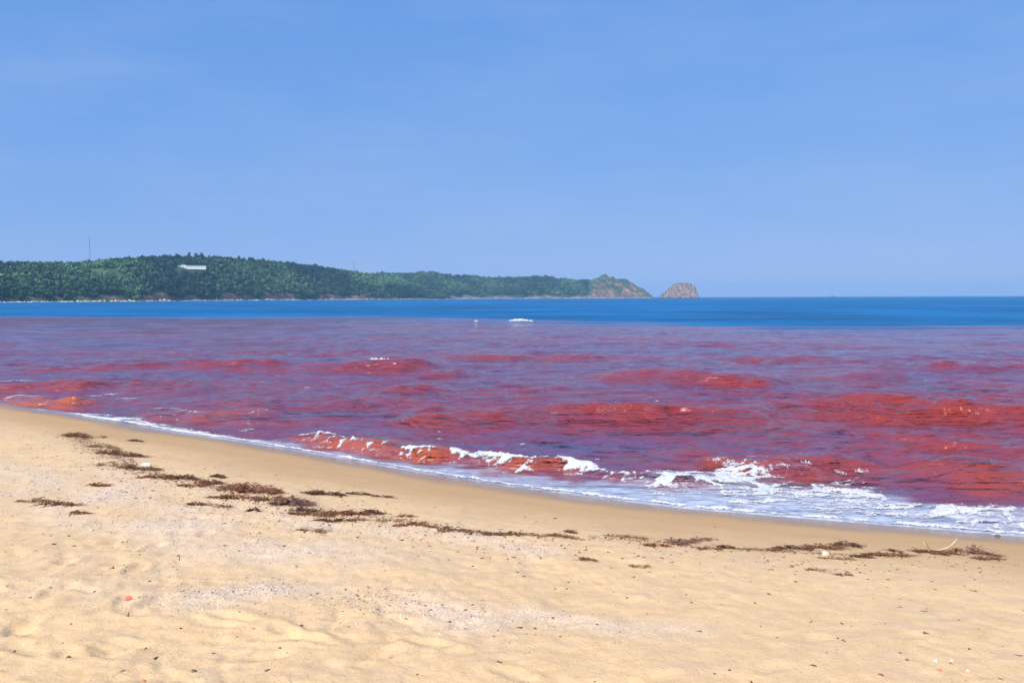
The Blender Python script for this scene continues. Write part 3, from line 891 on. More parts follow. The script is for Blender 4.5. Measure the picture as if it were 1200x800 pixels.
# ---- rocky islet off the tip
def rock_island(px0, px1, top, base_py, D, seed):
    Pc = (px0 + px1) / 2
    r = ray(Pc, HZ(Pc)); r = r / math.hypot(r[0], r[1])
    cx, cy = r[0] * D, r[1] * D
    half = (px1 - px0) / 2 / FPX * D
    H = (base_py - top) / FPX * D
    n = 90
    u, v = np.meshgrid(np.linspace(-1.08, 1.08, n), np.linspace(-1.08, 1.08, 50), indexing='ij')
    prof_x = np.array([-1.05, -0.95, -0.75, -0.5, -0.25, 0.05, 0.22, 0.5, 0.72, 0.86, 0.97, 1.05]); prof_z = np.array([0, 0.12, 0.32, 0.62, 0.86, 1.0, 0.97, 0.93, 0.86, 0.72, 0.48, 0])
    hz = np.interp(u, prof_x, prof_z)
    cross = np.sqrt(np.clip(1 - (v / 1.0) ** 2, 0, 1)) ** 0.8
    x = u * half; y = v * half * 0.8
    ridg = np.abs(fbm(x * 0.06, y * 0.06, 5, seed))
    z = H * hz * cross * (1.15 - 1.1 * ridg) + 6.0 * np.abs(fbm(x * 0.10, y * 0.10, 4, seed + 3)) + 1.5 * fbm(x * 0.2, y * 0.2, 3, seed + 7) - 1.2
    I = np.arange(x.size).reshape(x.shape)
    Q = np.stack([I[:-1, :-1], I[1:, :-1], I[1:, 1:], I[:-1, 1:]], -1).reshape(-1, 4)
    return x, y, z, Q, (cx, cy)


x, y, z, Q, c0 = rock_island(773.5, 816, 333.8, 349.3, 2450, 401)
t = NT('islet_rock')
oc = t.coord()
rc = t.ramp(t.noise(oc, 0.11, 6, 0.8, 0.6), [(0.30, (0.05, 0.035, 0.03)), (0.44, (0.16, 0.10, 0.075)), (0.56, (0.26, 0.19, 0.14)), (0.70, (0.46, 0.41, 0.34))])
geo = t.n.new('ShaderNodeNewGeometry'); sep = t.n.new('ShaderNodeSeparateXYZ'); t.l.new(geo.outputs['Normal'], sep.inputs[0])
fl = t.ramp(t.math('ADD', sep.outputs['Z'], t.math('MULTIPLY_ADD', t.noise(oc, 0.1, 4), 0.8, -0.4)), [(0.70, (0, 0, 0)), (0.86, (0.85, 0.85, 0.85))])
t.set('Base Color', t.mix(fl, rc, (0.075, 0.085, 0.04))).set('Roughness', 0.95).set('Specular IOR Level', 0.1)
M_ROCK = t.m
az = math.atan2(c0[0], c0[1])
isl = link_mesh('rock_islet', np.stack([x.ravel(), y.ravel(), z.ravel()], -1), Q, M_ROCK, loc=(c0[0], c0[1], 0))
isl.rotation_euler.z = -az
tag(isl, 'humped brown rock islet standing alone off the tip of the headland', 'islet')

# low pale rocks and boulders at the foot of the headlands
def shore_rocks(H, n, pxr, label):
    px = rF.uniform(pxr[0], pxr[1], n); tf = rF.random(n) ** 1.5 * 0.03 - 0.004
    x, y, z, _ = land_sample(H, px, np.clip(tf, 0, 1))
    cl = fbm(px * 0.06, px * 0 + 2, 3, H['seed'] + 60)
    Vs, Fs, cs, n0 = [], [], [], 0
    base = np.array([(1, 0, 0), (0, 1, 0), (-1, 0, 0), (0, -1, 0), (0, 0, 1), (0.7, 0.7, 0.5), (-0.7, 0.7, 0.5), (-0.7, -0.7, 0.5), (0.7, -0.7, 0.5)], float)
    tri = np.array([(0, 1, 5), (1, 2, 6), (2, 3, 7), (3, 0, 8), (0, 5, 8), (1, 6, 5), (2, 7, 6), (3, 8, 7), (5, 6, 4), (6, 7, 4), (7, 8, 4), (8, 5, 4)])
    for i in range(n):
        if rF.random() < 0.45 - 0.6 * cl[i]: continue
        s = rF.uniform(0.3, 0.95) * np.array([1.5, 1.2, 0.9]) * (1 + 0.3 * (H is HB))
        V = base * (1 + rF.normal(0, 0.18, base.shape)) * s
        sw = 1 - rF.uniform(0, 7) / math.hypot(x[i], y[i]); x[i] *= sw; y[i] *= sw; z[i] = min(z[i], 2.0)
        Vs.append(V + np.array([x[i], y[i], max(z[i], -0.3)])); Fs.append(tri + n0); n0 += len(base)
        cs.append(np.full(len(base), rF.random()))
    o = link_mesh('shore_rocks', np.concatenate(Vs), np.concatenate(Fs), M_PALE, colors={'shade': np.concatenate(cs)})
    tag(o, label, 'rocks', kind='stuff')


t = NT('pale_rock')
t.set('Base Color', t.ramp(t.attr('shade').outputs['Fac'], [(0.0, (0.22, 0.18, 0.15)), (0.5, (0.46, 0.42, 0.37)), (1.0, (0.68, 0.66, 0.62))])).set('Roughness', 0.95).set('Specular IOR Level', 0.1)
M_PALE = t.m
shore_rocks(HA, 3400, (-185, 528), 'pale boulders strewn along the waterline of the nearer headland')
shore_rocks(HB, 2200, (430, 764), 'pale rocks along the waterline of the farther headland')

# ---- long white building on the hill, small white house, masts, boat
M_WHITE = simple_mat('white_render', (0.80, 0.79, 0.76), 0.7, 0.05, 0.4)
M_ROOF = simple_mat('pale_roof', (0.70, 0.70, 0.68), 0.8, 0.15, 0.6)
M_GLASS = simple_mat('dark_window', (0.045, 0.055, 0.065), 0.2, 0.2, 1.0, 0.5)
M_STEEL = simple_mat('weathered_steel', (0.16, 0.17, 0.19), 0.6, 0.2, 2.0)


def box_mesh(x0, x1, y0, y1, z0, z1):
    V = [(x0, y0, z0), (x1, y0, z0), (x1, y1, z0), (x0, y1, z0), (x0, y0, z1), (x1, y0, z1), (x1, y1, z1), (x0, y1, z1)]
    F = [(0, 3, 2, 1), (4, 5, 6, 7), (0, 1, 5, 4), (1, 2, 6, 5), (2, 3, 7, 6), (3, 0, 4, 7)]
    return V, F


def boxes(name, bl, mat, parent):
    V, F = [], []
    for b in bl:
        v, f = box_mesh(*b); n = len(V); V += v; F += [tuple(i + n for i in q_) for q_ in f]
    return link_mesh(name, V, F, mat, parent)


def on_land(px, tf, H=HA):
    x, y, z, _ = [float(v) for v in land_sample(H, np.array(float(px)), np.array(tf))]
    return x, y, z


tf = place_at_height(222, 317.5)
x, y, z = on_land(222, tf)
mpp = math.hypot(x, y) / FPX
b = tag(empty('white_building', (x, y, z - 1.0), -math.atan2(x, y)), 'long low white building with flat roof among the trees of the hilltop', 'building')
L = 35 * mpp; hgt = 3.3 * mpp + 1.0
segs = [(-0.5, -0.37, 0.72), (-0.365, -0.215, 0.95), (-0.21, -0.08, 1.2), (-0.075, 0.5, 1.0)]
for (a0, a1, hh) in segs:
    boxes('wall', [(a0 * L, a1 * L, -3.5 - hh, 4.5, 0, hgt * hh - 0.25)], M_WHITE, b)
    boxes('roof', [(a0 * L - 0.12, a1 * L + 0.12, -3.9 - hh, 4.9, hgt * hh - 0.25, hgt * hh)], M_ROOF, b)
wv, wf = box_mesh(-0.4, 0.4, -0.05, 0.05, -0.55, 0.55)
proto_w = None
for k in range(13):
    a = -0.46 + 0.92 * k / 12.0
    hh = [s[2] for s in segs if s[0] <= a <= s[1]]
    hh = hh[0] if hh else 1.0
    if proto_w is None:
        proto_w = link_mesh('window', wv, wf, M_GLASS, b); o = proto_w
    else:
        o = proto_w.copy(); COL.objects.link(o); o.parent = b
    o.location = (a * L, -3.5 - hh - 0.03, hgt * 0.55)

tf = place_at_height(4.5, 330.5)
x, y, z = on_land(4.5, tf)
mpp = math.hypot(x, y) / FPX
b = tag(empty('small_house', (x, y - 6, z - 1.0), -math.atan2(x, y) + 0.2), 'tiny white house half hidden in woods at the far left of the headland', 'house')
wd = 6.5 * mpp
boxes('wall', [(-wd / 2, wd / 2, -2.5, 2.5, 0, 3.6)], M_WHITE, b)
V = [(-wd / 2 - 0.3, -2.9, 3.6), (wd / 2 + 0.3, -2.9, 3.6), (wd / 2 + 0.3, 2.9, 3.6), (-wd / 2 - 0.3, 2.9, 3.6), (-wd / 2 - 0.3, 0, 5.2), (wd / 2 + 0.3, 0, 5.2)]
link_mesh('roof', V, [(0, 1, 5, 4), (2, 3, 4, 5), (0, 4, 3), (1, 2, 5), (0, 3, 2, 1)], M_ROOF, b)
for sx in (-0.25, 0.2):
    v, f = box_mesh(sx * wd - 0.5, sx * wd + 0.5, -2.56, -2.46, 1.2, 2.6)
    link_mesh('window', v, f, M_GLASS, b)


def mast(px, py_top, tf, H, half, label):
    x, y, z = on_land(px, tf, H)
    D = math.hypot(x, y)
    h = (HZ(px) - py_top) / FPX * D + CAM_Z - z + 1.0
    root = tag(empty('radio_mast', (x, y, z - 1.0)), label, 'mast', 'masts on the headland ridge')
    legs = [(half * math.cos(a), half * math.sin(a)) for a in (0.5, 2.6, 4.7)]
    for (lx, ly) in legs:
        v, f = box_mesh(lx - 0.07, lx + 0.07, ly - 0.07, ly + 0.07, 0, h * 0.9)
        link_mesh('leg', v, f, M_STEEL, root)
    V, F = [], []
    nb = int(h / 1.6)
    for k in range(nb):
        z0 = k * h * 0.9 / nb; z1 = (k + 1) * h * 0.9 / nb
        for i in range(3):
            a, c = np.array([*legs[i], z0]), np.array([*legs[(i + 1) % 3], z1])
            n = len(V); w_ = np.array([0.0, 0.0, 0.09])
            e = np.cross(c - a, w_); e = e / (np.linalg.norm(e) + 1e-9) * 0.035
            V += [a - w_, a + w_, c + w_, c - w_, a - w_ + e, a + w_ + e, c + w_ + e, c - w_ + e]
            F += [(n, n + 1, n + 2, n + 3), (n + 7, n + 6, n + 5, n + 4), (n, n + 4, n + 5, n + 1), (n + 3, n + 2, n + 6, n + 7)]
    link_mesh('lattice', V, F, M_STEEL, root)
    v, f = box_mesh(-0.04, 0.04, -0.04, 0.04, h * 0.88, h)
    link_mesh('antenna', v, f, M_STEEL, root)


mast(107, 284, 0.95, HA, 0.2, 'tall thin radio mast rising from the left part of the headland ridge')
mast(415, 305, 0.95, HA, 0.5, 'short thick mast on the bare ridge in the middle of the headland')

# distant boat on the horizon
P = ray(976, HZ(976)); D = 3200.0
M_HULL = simple_mat('boat_paint', (0.05, 0.10, 0.16), 0.5)
b = tag(empty('fishing_boat', (P[0] / P[1] * D, D, 0), 0.1), 'tiny dark fishing boat far out on the horizon to the right', 'boat')
st = [(-7, 1.2, 1.8), (-4, 2.0, 1.5), (0, 2.2, 1.5), (4, 1.7, 2.0), (6.5, 0.5, 2.7), (7.3, 0.05, 3.0)]
V, F = [], []
for (sx, hw, zt) in st:
    V += [(sx, -hw, zt), (sx * 0.93, -hw * 0.5, -0.6), (sx * 0.93, hw * 0.5, -0.6), (sx, hw, zt)]
for k in range(len(st) - 1):
    a = 4 * k
    for i in range(3): F.append((a + i, a + 4 + i, a + 5 + i, a + 1 + i))
    F.append((a + 3, a + 7, a + 4, a))
F += [(0, 1, 2, 3), (23, 22, 21, 20)]
link_mesh('hull', V, F, M_HULL, b)
boxes('cabin', [(-4.5, -0.5, -1.4, 1.4, 1.4, 4.6), (-4.9, -0.2, -1.6, 1.6, 4.62, 4.9)], M_HULL, b)
boxes('mast', [(1.0, 1.25, -0.12, 0.12, 1.4, 7.5)], M_STEEL, b)

# ------------------------------------------------------------------ wrack line: seaweed clumps, drift, litter
def ground(px, py):
    x, y, _ = at_sand(np.array([float(px)]), np.array([float(py)]))
    z = sand_z(x, y)
    return float(x[0]), float(y[0]), float(z[0])


def strands(r, n, wid, dep, hgt, length, thick):
    """tangle of three-sided stems lying over one another"""
    V, F = [], []
    nc = int(np.clip(round(wid / 0.10), 2, 9))
    cxs = np.linspace(-0.42, 0.42, nc) + r.normal(0, 0.06, nc); cys = r.normal(0, 0.24, nc); cws = r.uniform(0.2, 1.0, nc) ** 1.5; cws /= cws.sum()
    for k in range(n):
        c_ = r.choice(nc, p=cws)
        t_ = (cxs[c_] + r.normal(0, 0.22 / nc + 0.03)) * 0.9
        if k % 6 == 0: t_ = r.uniform(-0.45, 0.45)
        cx = np.clip(t_, -0.6, 0.6) * wid; cy = np.clip(cys[c_] + r.normal(0, 0.16), -0.7, 0.7) * dep
        a = r.normal(0, 0.75) if r.random() < 0.75 else r.uniform(0, 6.28)
        m = 5; chunk = r.random() < 0.45
        L = length * (r.uniform(0.15, 0.4) if chunk else r.uniform(0.4, 1.3)) / m
        z0 = max(0.0, (1 - abs(t_) * 1.6)) * hgt * r.random() ** 1.4
        lift = r.random() < 0.05
        b = len(V); tk = thick * (r.uniform(1.4, 2.6) if chunk else r.uniform(0.6, 1.4))
        x, y, z = cx, cy, z0 + tk
        for j in range(m + 1):
            w_ = tk * (1 - 0.7 * (j / m))
            dx, dy = -math.sin(a), math.cos(a)
            V += [(x + dx * w_, y + dy * w_, z - 0.4 * w_), (x - dx * w_, y - dy * w_, z - 0.4 * w_), (x, y, z + 0.8 * w_)]
            a += r.normal(0, 0.55)
            x += math.cos(a) * L; y += math.sin(a) * L
            z = max(tk * 0.5, z + (L * 0.45 if lift and j < 3 else r.normal(-0.1, 0.25) * L))
        for j in range(m):
            q_ = b + 3 * j
            for e in range(3):
                F.append((q_ + e, q_ + (e + 1) % 3, q_ + 3 + (e + 1) % 3, q_ + 3 + e))
        F.append((b, b + 1, b + 2))
    return np.array(V), np.array([f if len(f) == 4 else (*f, f[0]) for f in F], object)


def weed_mat(name, c):
    t = NT(name)
    f = t.noise(t.coord(), 30.0, 3, 0.6)
    lo = tuple(v * 0.45 for v in c); hi = tuple(min(1, v * 1.7) for v in c)
    t.set('Base Color', t.ramp(f, [(0.3, lo), (0.55, c), (0.75, hi)])).set('Roughness', 0.75).set('Specular IOR Level', 0.3)
    return t.m


WEED = {'brown': weed_mat('brown_seaweed', (0.150, 0.066, 0.030)), 'dark': weed_mat('dark_seaweed', (0.090, 0.044, 0.023)),
        'red': weed_mat('red_seaweed', (0.165, 0.058, 0.030)), 'purple': weed_mat('purple_seaweed', (0.170, 0.088, 0.070)), 'tan': weed_mat('straw_weed', (0.240, 0.140, 0.070))}


def clump(px, py, wpx, hpx, mat, dens, label, group=None):
    wpx *= 1.12 if px < 450 else 1.0
    dens *= 1.15 if px < 450 else 0.72
    x, y, z = ground(px, py)
    D = math.sqrt(x * x + y * y + (CAM_Z - z) ** 2)
    w = wpx / FPX * D
    drop = (CAM_Z - z) / math.hypot(x, y)
    ext = hpx / FPX * D                                  # what must be filled by depth and height together
    h = min((0.55 if px < 450 else 0.42) * ext, 0.24 * w, 0.08)
    dep = max((ext - h) / drop * 0.75, 0.03)
    seed = int(px * 7 + py * 13)
    r = np.random.default_rng(seed)
    n = int(np.clip(dens * 1.35 * (40 + 420 * w * (0.35 + 0.65 * min(dep, 0.6) / 0.3)), 30, 750))
    V, F = strands(r, n, w, dep, h, min(0.12, 0.3 * w + 0.04), 0.0040)
    # drape over the sand
    zz = sand_z(V[:, 0] + x, V[:, 1] + y) - z
    V[:, 2] += zz
    F = [tuple(dict.fromkeys(f)) for f in F]
    o = link_mesh('seaweed_clump', V, F, WEED[mat], loc=(x, y, z))
    tag(o, label, 'seaweed', group or 'seaweed clumps along the wrack line')


CL = [
    (95, 512, 34, 11, 'brown', 0.6, 'thin straggling seaweed clump at the upper left end of the wrack line'),
    (160, 517, 11, 4, 'dark', 1.2, 'lone little knot of dark seaweed on smooth damp sand near the foam at left'),
    (140, 534, 52, 10, 'brown', 0.8, 'flat brown strands spread above the scrap of white litter'),
    (133, 546, 34, 9, 'tan', 0.4, 'faint sparse strands left of the white litter'),
    (155, 549, 15, 6, 'dark', 1.3, 'compact dark seaweed knot just left of the white litter'),
    (172, 551, 17, 8, 'brown', 1.3, 'brown seaweed clump right under the white litter'),
    (192, 561, 42, 7, 'brown', 1.2, 'long thin seaweed streak leading right from the white litter'),
    (216, 563, 17, 8, 'dark', 1.5, 'dark seaweed lump at the right end of the long thin streak'),
    (244, 567, 20, 8, 'red', 1.2, 'small reddish seaweed tuft below the upright dark lump'),
    (256, 560, 11, 8, 'dark', 1.6, 'upright dark seaweed lump above the start of the big mat'),
    (292, 576, 66, 18, 'red', 2.8, 'biggest reddish brown seaweed mat on the beach'),
    (275, 584, 40, 8, 'brown', 0.8, 'ragged fringe of brown weed under the big reddish mat'),
    (341, 592, 36, 17, 'purple', 2.6, 'purplish seaweed mat joined to the right end of the big reddish mat'),
    (382, 580, 38, 9, 'dark', 1.3, 'dark spiky seaweed strand alone on damp sand above the line'),
    (420, 579, 19, 5, 'dark', 1.0, 'short slanting dark strand right of the spiky one'),
    (448, 582, 17, 4, 'brown', 0.6, 'faint thin strand on damp sand, rightmost of three above the line'),
    (362, 604, 40, 7, 'brown', 1.0, 'brown weed trailing below the purplish mat'),
    (406, 604, 44, 7, 'red', 1.3, 'long reddish strip of weed ending at a dark lump'),
    (437, 602, 16, 8, 'dark', 1.9, 'round dark lump at the end of the long reddish strip'),
    (390, 611, 36, 4, 'dark', 0.7, 'thin dark broken line under the long reddish strip'),
    (419, 611, 13, 7, 'purple', 1.0, 'small purplish tuft below the round dark lump'),
    (362, 621, 22, 6, 'tan', 0.8, 'tan weed scrap among the shell grit'),
    (475, 607, 15, 5, 'red', 0.9, 'small reddish scrap right of the round dark lump'),
    (488, 617, 18, 8, 'red', 1.8, 'rounded reddish brown lump of weed by itself on the middle beach'),
    (468, 618, 16, 4, 'brown', 0.7, 'light scatter of weed touching the left of the rounded reddish lump'),
    (540, 625, 58, 5, 'brown', 0.8, 'thin drawn out line of weed in the middle of the beach'),
    (601, 629, 18, 6, 'brown', 1.4, 'brown weed bundle at the right end of the thin drawn out line'),
    (655, 631, 28, 5, 'brown', 1.0, 'low flat weed strip beneath a small dark lump'),
    (666, 625, 10, 7, 'dark', 2.0, 'small dark lump perched above the low flat strip'),
    (715, 629, 13, 4, 'tan', 1.0, 'little straw coloured scrap between the dark lump and the tan bundle'),
    (739, 631, 28, 7, 'tan', 1.2, 'straw coloured bundle of weed on the middle right of the beach'),
    (767, 640, 22, 7, 'red', 1.4, 'reddish weed lump at the left foot of the purplish heap'),
    (796, 637, 34, 12, 'purple', 1.4, 'purplish heap of dry weed on the right half of the beach'),
    (821, 633, 22, 7, 'purple', 1.0, 'thin purplish tail of weed pointing right from the purplish heap'),
    (830, 643, 20, 6, 'brown', 0.9, 'brown weed strip under the tail of the purplish heap'),
    (850, 642, 15, 8, 'dark', 1.6, 'dark little weed mound right of the purplish heap'),
    (883, 645, 18, 5, 'tan', 0.9, 'tan scrap of weed left of the dark branching strand'),
    (688, 658, 18, 5, 'brown', 1.0, 'brown scrap of weed lying below the low flat strip'),
    (746, 665, 20, 3, 'tan', 0.6, 'faint thin scrap lying below the straw coloured bundle'),
    (926, 643, 38, 6, 'dark', 1.1, 'thin left end of the dark branching strand'),
    (963, 642, 40, 9, 'brown', 1.4, 'brown middle of the dark branching strand above the white stone'),
    (994, 641, 22, 12, 'dark', 1.6, 'tall dark right end of the branching strand'),
    (980, 655, 34, 4, 'tan', 0.7, 'sparse tan weed beside the white stone'),
    (1010, 653, 15, 7, 'dark', 1.9, 'dark round knot below the tall end of the branching strand'),
    (1036, 651, 44, 6, 'brown', 1.1, 'long brown weed strip running toward the pale driftwood'),
    (1050, 647, 9, 7, 'dark', 1.2, 'small dark tuft standing on the strip left of the forked twig'),
    (1089, 648, 24, 6, 'dark', 1.4, 'dark weed under the forked twig'),
    (1112, 650, 26, 7, 'brown', 1.2, 'brown weed at the foot of the pale curved driftwood'),
    (1139, 648, 34, 12, 'purple', 1.5, 'purplish weed heap right of the pale curved driftwood'),
    (1158, 655, 24, 6, 'brown', 0.9, 'last brown tail of the wrack line at the right'),
    (45, 588, 34, 6, 'tan', 0.6, 'brown streak of weed on dry sand at the far left'),
    (70, 592, 28, 7, 'brown', 0.6, 'thicker brown weed just right of the streak at the far left'),
    (93, 600, 14, 4, 'brown', 0.8, 'small end piece of weed below the far left streak'),
    (114, 568, 16, 6, 'brown', 0.8, 'brown tuft on dry sand below the dark knot by the litter'),
    (228, 591, 14, 6, 'dark', 0.8, 'dark tuft in the shell grit below the long thin streak'),
    (250, 592, 20, 5, 'purple', 0.6, 'greyish wisp in the shell grit right of the dark tuft'),
    (297, 600, 12, 6, 'dark', 0.8, 'dark tuft below the big reddish mat'),
    (118, 525, 26, 8, 'tan', 0.7, 'sparse straw scraps between the upper left clump and the flat brown strands'),
    (224, 570, 28, 6, 'brown', 0.7, 'ragged brown scraps below the dark lump ending the long thin streak'),
    (318, 587, 34, 9, 'brown', 1.0, 'brown weed bridging the big reddish mat and the purplish mat'),
    (352, 600, 26, 8, 'dark', 0.8, 'dark ragged weed hanging below the purplish mat'),
    (455, 612, 24, 4, 'tan', 0.6, 'thin straw scraps between the round dark lump and the rounded reddish lump'),
    (515, 621, 22, 4, 'brown', 0.7, 'sparse brown bits right of the rounded reddish lump'),
    (577, 628, 20, 4, 'dark', 0.9, 'short dark streak just left of the brown weed bundle'),
    (628, 630, 20, 4, 'tan', 0.8, 'straw coloured bits right of the brown weed bundle'),
    (905, 645, 16, 4, 'brown', 0.8, 'brown bits leading into the thin left end of the dark branching strand'),
    (955, 670, 16, 4, 'tan', 0.8, 'faint tan scrap below the branching strand'),
    (988, 676, 13, 5, 'purple', 0.8, 'small purplish scrap lower right of the white stone'),
]
for c in CL: clump(*c)

# fine drift too small and too many to count

def tri_bits(n, xs_, ys_, smin, smax, r, flat=0.5):
    base = np.array([(1, 0, 0.1), (-0.5, 0.8, 0), (-0.6, -0.75, 0.05), (0.1, 0.05, 0.75)], float)
    tri = np.array([(0, 1, 3), (1, 2, 3), (2, 0, 3), (0, 2, 1)])
    s = smin * (smax / smin) ** (r.random(n) ** 1.6)
    a = r.uniform(0, 6.28, n)
    V = base[None] * (1 + r.normal(0, 0.25, (n, 4, 3)))
    V[:, :, 1] *= r.uniform(0.4, 1.0, n)[:, None]; V[:, :, 2] *= flat
    ca, sa = np.cos(a)[:, None], np.sin(a)[:, None]
    x = (V[:, :, 0] * ca - V[:, :, 1] * sa) * s[:, None]; y = (V[:, :, 0] * sa + V[:, :, 1] * ca) * s[:, None]
    z = V[:, :, 2] * s[:, None]
    zg = sand_z(xs_, ys_)
    W_ = np.stack([x + xs_[:, None], y + ys_[:, None], z + zg[:, None] - 0.0005], -1).reshape(-1, 3)
    F = (tri[None] + 4 * np.arange(n)[:, None, None]).reshape(-1, 3)
    return W_, F


def band_points(poly, width, n, r):
    P = np.array([np.stack(at_sand(np.array([float(p[0])]), np.array([float(p[1])]))[:2])[:, 0] for p in poly])
    seg = np.linalg.norm(np.diff(P, axis=0), axis=1); cum = np.concatenate([[0], np.cumsum(seg)])
    u = r.uniform(0, cum[-1], n)
    x = np.interp(u, cum, P[:, 0]); y = np.interp(u, cum, P[:, 1])
    return x + r.normal(0, width * 0.6, n), y + r.normal(0, width * 0.6, n)


def shade_mat(name, stops):
    t = NT(name)
    t.set('Base Color', t.ramp(t.attr('shade').outputs['Fac'], stops)).set('Roughness', 0.7).set('Specular IOR Level', 0.35)
    return t.m


r = np.random.default_rng(91)
px_, py_ = [], []
for (poly, wd), n in zip(SHELL, (15000, 3000, 700, 3500, 500)):
    a, b = band_points(poly, wd * 1.15, n, r); px_.append(a); py_.append(b)
sx, sy = np.concatenate(px_), np.concatenate(py_)
keepm = fbm(sx * 1.3, sy * 1.3, 3, 140) > -0.25
sx, sy = sx[keepm], sy[keepm]
V, F = tri_bits(len(sx), sx, sy, 0.003, 0.014, r)
M_SHELL = shade_mat('broken_shell', [(0.0, (0.10, 0.07, 0.06)), (0.3, (0.30, 0.23, 0.20)), (0.55, (0.55, 0.46, 0.38)), (1.0, (0.78, 0.70, 0.60))])
o = link_mesh('shell_grit', V, F, M_SHELL, colors={'shade': np.repeat(r.random(len(sx)), 4)})
tag(o, 'pale broken shell grit drifted in bands over the dry sand', 'shells', kind='stuff')

px_, py_ = [], []
WL = [(80, 508), (130, 535), (160, 551), (215, 564), (290, 580), (345, 596), (430, 606), (490, 616), (560, 626), (650, 631), (740, 633), (850, 643), (1000, 650), (1120, 650), (1200, 662)]
a, b = band_points(WL[:8], 0.22, 9000, r); px_.append(a); py_.append(b)
a, b = band_points(WL[7:], 0.11, 3000, r); px_.append(a); py_.append(b)
a, b = band_points([(p[0], p[1] + 14) for p in WL], 0.5, 1800, r); px_.append(a); py_.append(b)
px_.append(r.uniform(-10, 6, 6500)); py_.append(r.uniform(2.6, 15, 6500))
sx, sy = np.concatenate(px_), np.concatenate(py_)
dd, _ = shore(sx, sy)
m = (dd > 2.2); sx, sy = sx[m], sy[m]
V, F = tri_bits(len(sx), sx, sy, 0.003, 0.027, r, 0.4)
M_BITS = shade_mat('drift_scraps', [(0.0, (0.05, 0.028, 0.018)), (0.6, (0.15, 0.075, 0.04)), (1.0, (0.32, 0.2, 0.11))])
o = link_mesh('drift_scraps', V, F, M_BITS, colors={'shade': np.repeat(r.random(len(sx)), 4)})
tag(o, 'tiny brown scraps of weed and bark strewn over the sand', 'beach debris', kind='stuff')


# ---- single finds on the sand
def lump_mesh(rx, ry, rz, seed, sub=2, rough=0.25):
    import bmesh
    bm = bmesh.new(); bmesh.ops.create_icosphere(bm, subdivisions=sub, radius=1.0)
    V = np.array([v.co[:] for v in bm.verts]); F = np.array([[v.index for v in f.verts] for f in bm.faces]); bm.free()
    k = 1 + rough * noise2(V[:, 0] * 1.7 + seed, V[:, 1] * 1.7 + V[:, 2] * 1.3 + seed * 0.37, 150 + seed) + 0.3 * rough * noise2(V[:, 0] * 4 + seed, V[:, 2] * 4, 160 + seed)
    V = V * k[:, None] * np.array([rx, ry, rz])
    return V, F


def find(name, px, py, wpx, hpx, mat, label, cat, seed, group=None, rough=0.25, sub=2):
    x, y, z = ground(px, py)
    D = math.sqrt(x * x + y * y + (CAM_Z - z) ** 2)
    wpx, hpx = (wpx * 0.62, hpx * 0.62) if cat in ('pebble', 'shell') else (wpx, hpx)
    w = wpx / FPX * D / 2; h = hpx / FPX * D / 2
    V, F = lump_mesh(w, w * 0.8, h, seed, sub, rough)
    V[:, 2] = np.maximum(V[:, 2], -0.4 * h)
    o = link_mesh(name, V, F, mat, loc=(x, y, z + 0.25 * h), smooth=True)
    tag(o, label, cat, group)
    return o


M_STONE_W = simple_mat('white_stone', (0.54, 0.46, 0.36), 0.7, 0.15, 20)
M_STONE_D = simple_mat('dark_stone', (0.13, 0.09, 0.06), 0.7, 0.3, 25)
M_RED = simple_mat('red_plastic', (0.62, 0.16, 0.12), 0.45, 0.12, 30, 0.5)
M_BRICK = simple_mat('brick_pebble', (0.50, 0.17, 0.09), 0.85, 0.2, 30)
M_WOOD = simple_mat('bleached_wood', (0.50, 0.37, 0.23), 0.8, 0.2, 18)
M_TWIG = simple_mat('brown_twig', (0.22, 0.13, 0.07), 0.85, 0.25, 30)
M_PAPER = simple_mat('white_litter', (0.80, 0.80, 0.78), 0.6, 0.06, 15)
find('white_stone', 967, 651, 9, 9, M_STONE_W, 'rounded white stone on the sand below the dark branching weed', 'stone', 3)
find('dark_stone', 1169, 628.5, 5, 4, M_STONE_D, 'small dark stone on damp sand near the foam at the far right', 'stone', 4)
find('dark_stone', 1141, 640, 4, 4, M_STONE_D, 'small dark stone just above the purplish weed heap at right', 'stone', 5)
find('brick_pebble', 1101, 786, 7, 5, M_BRICK, 'orange brick pebble on dry sand near the lower right corner', 'pebble', 6)
find('seashell', 1096, 774, 10, 5, M_STONE_W, 'flat white shell above the orange brick pebble', 'shell', 7)
find('seashell', 1115, 773, 8, 4, M_STONE_W, 'smaller pale shell right of the flat white shell', 'shell', 8)
find('seashell', 1134, 785, 7, 5, M_STONE_W, 'dull pale shell right of the orange brick pebble', 'shell', 9)
find('seashell', 107, 622, 7, 4, M_STONE_W, 'pale shell chip in the grit at left above the red scrap', 'shell', 21)
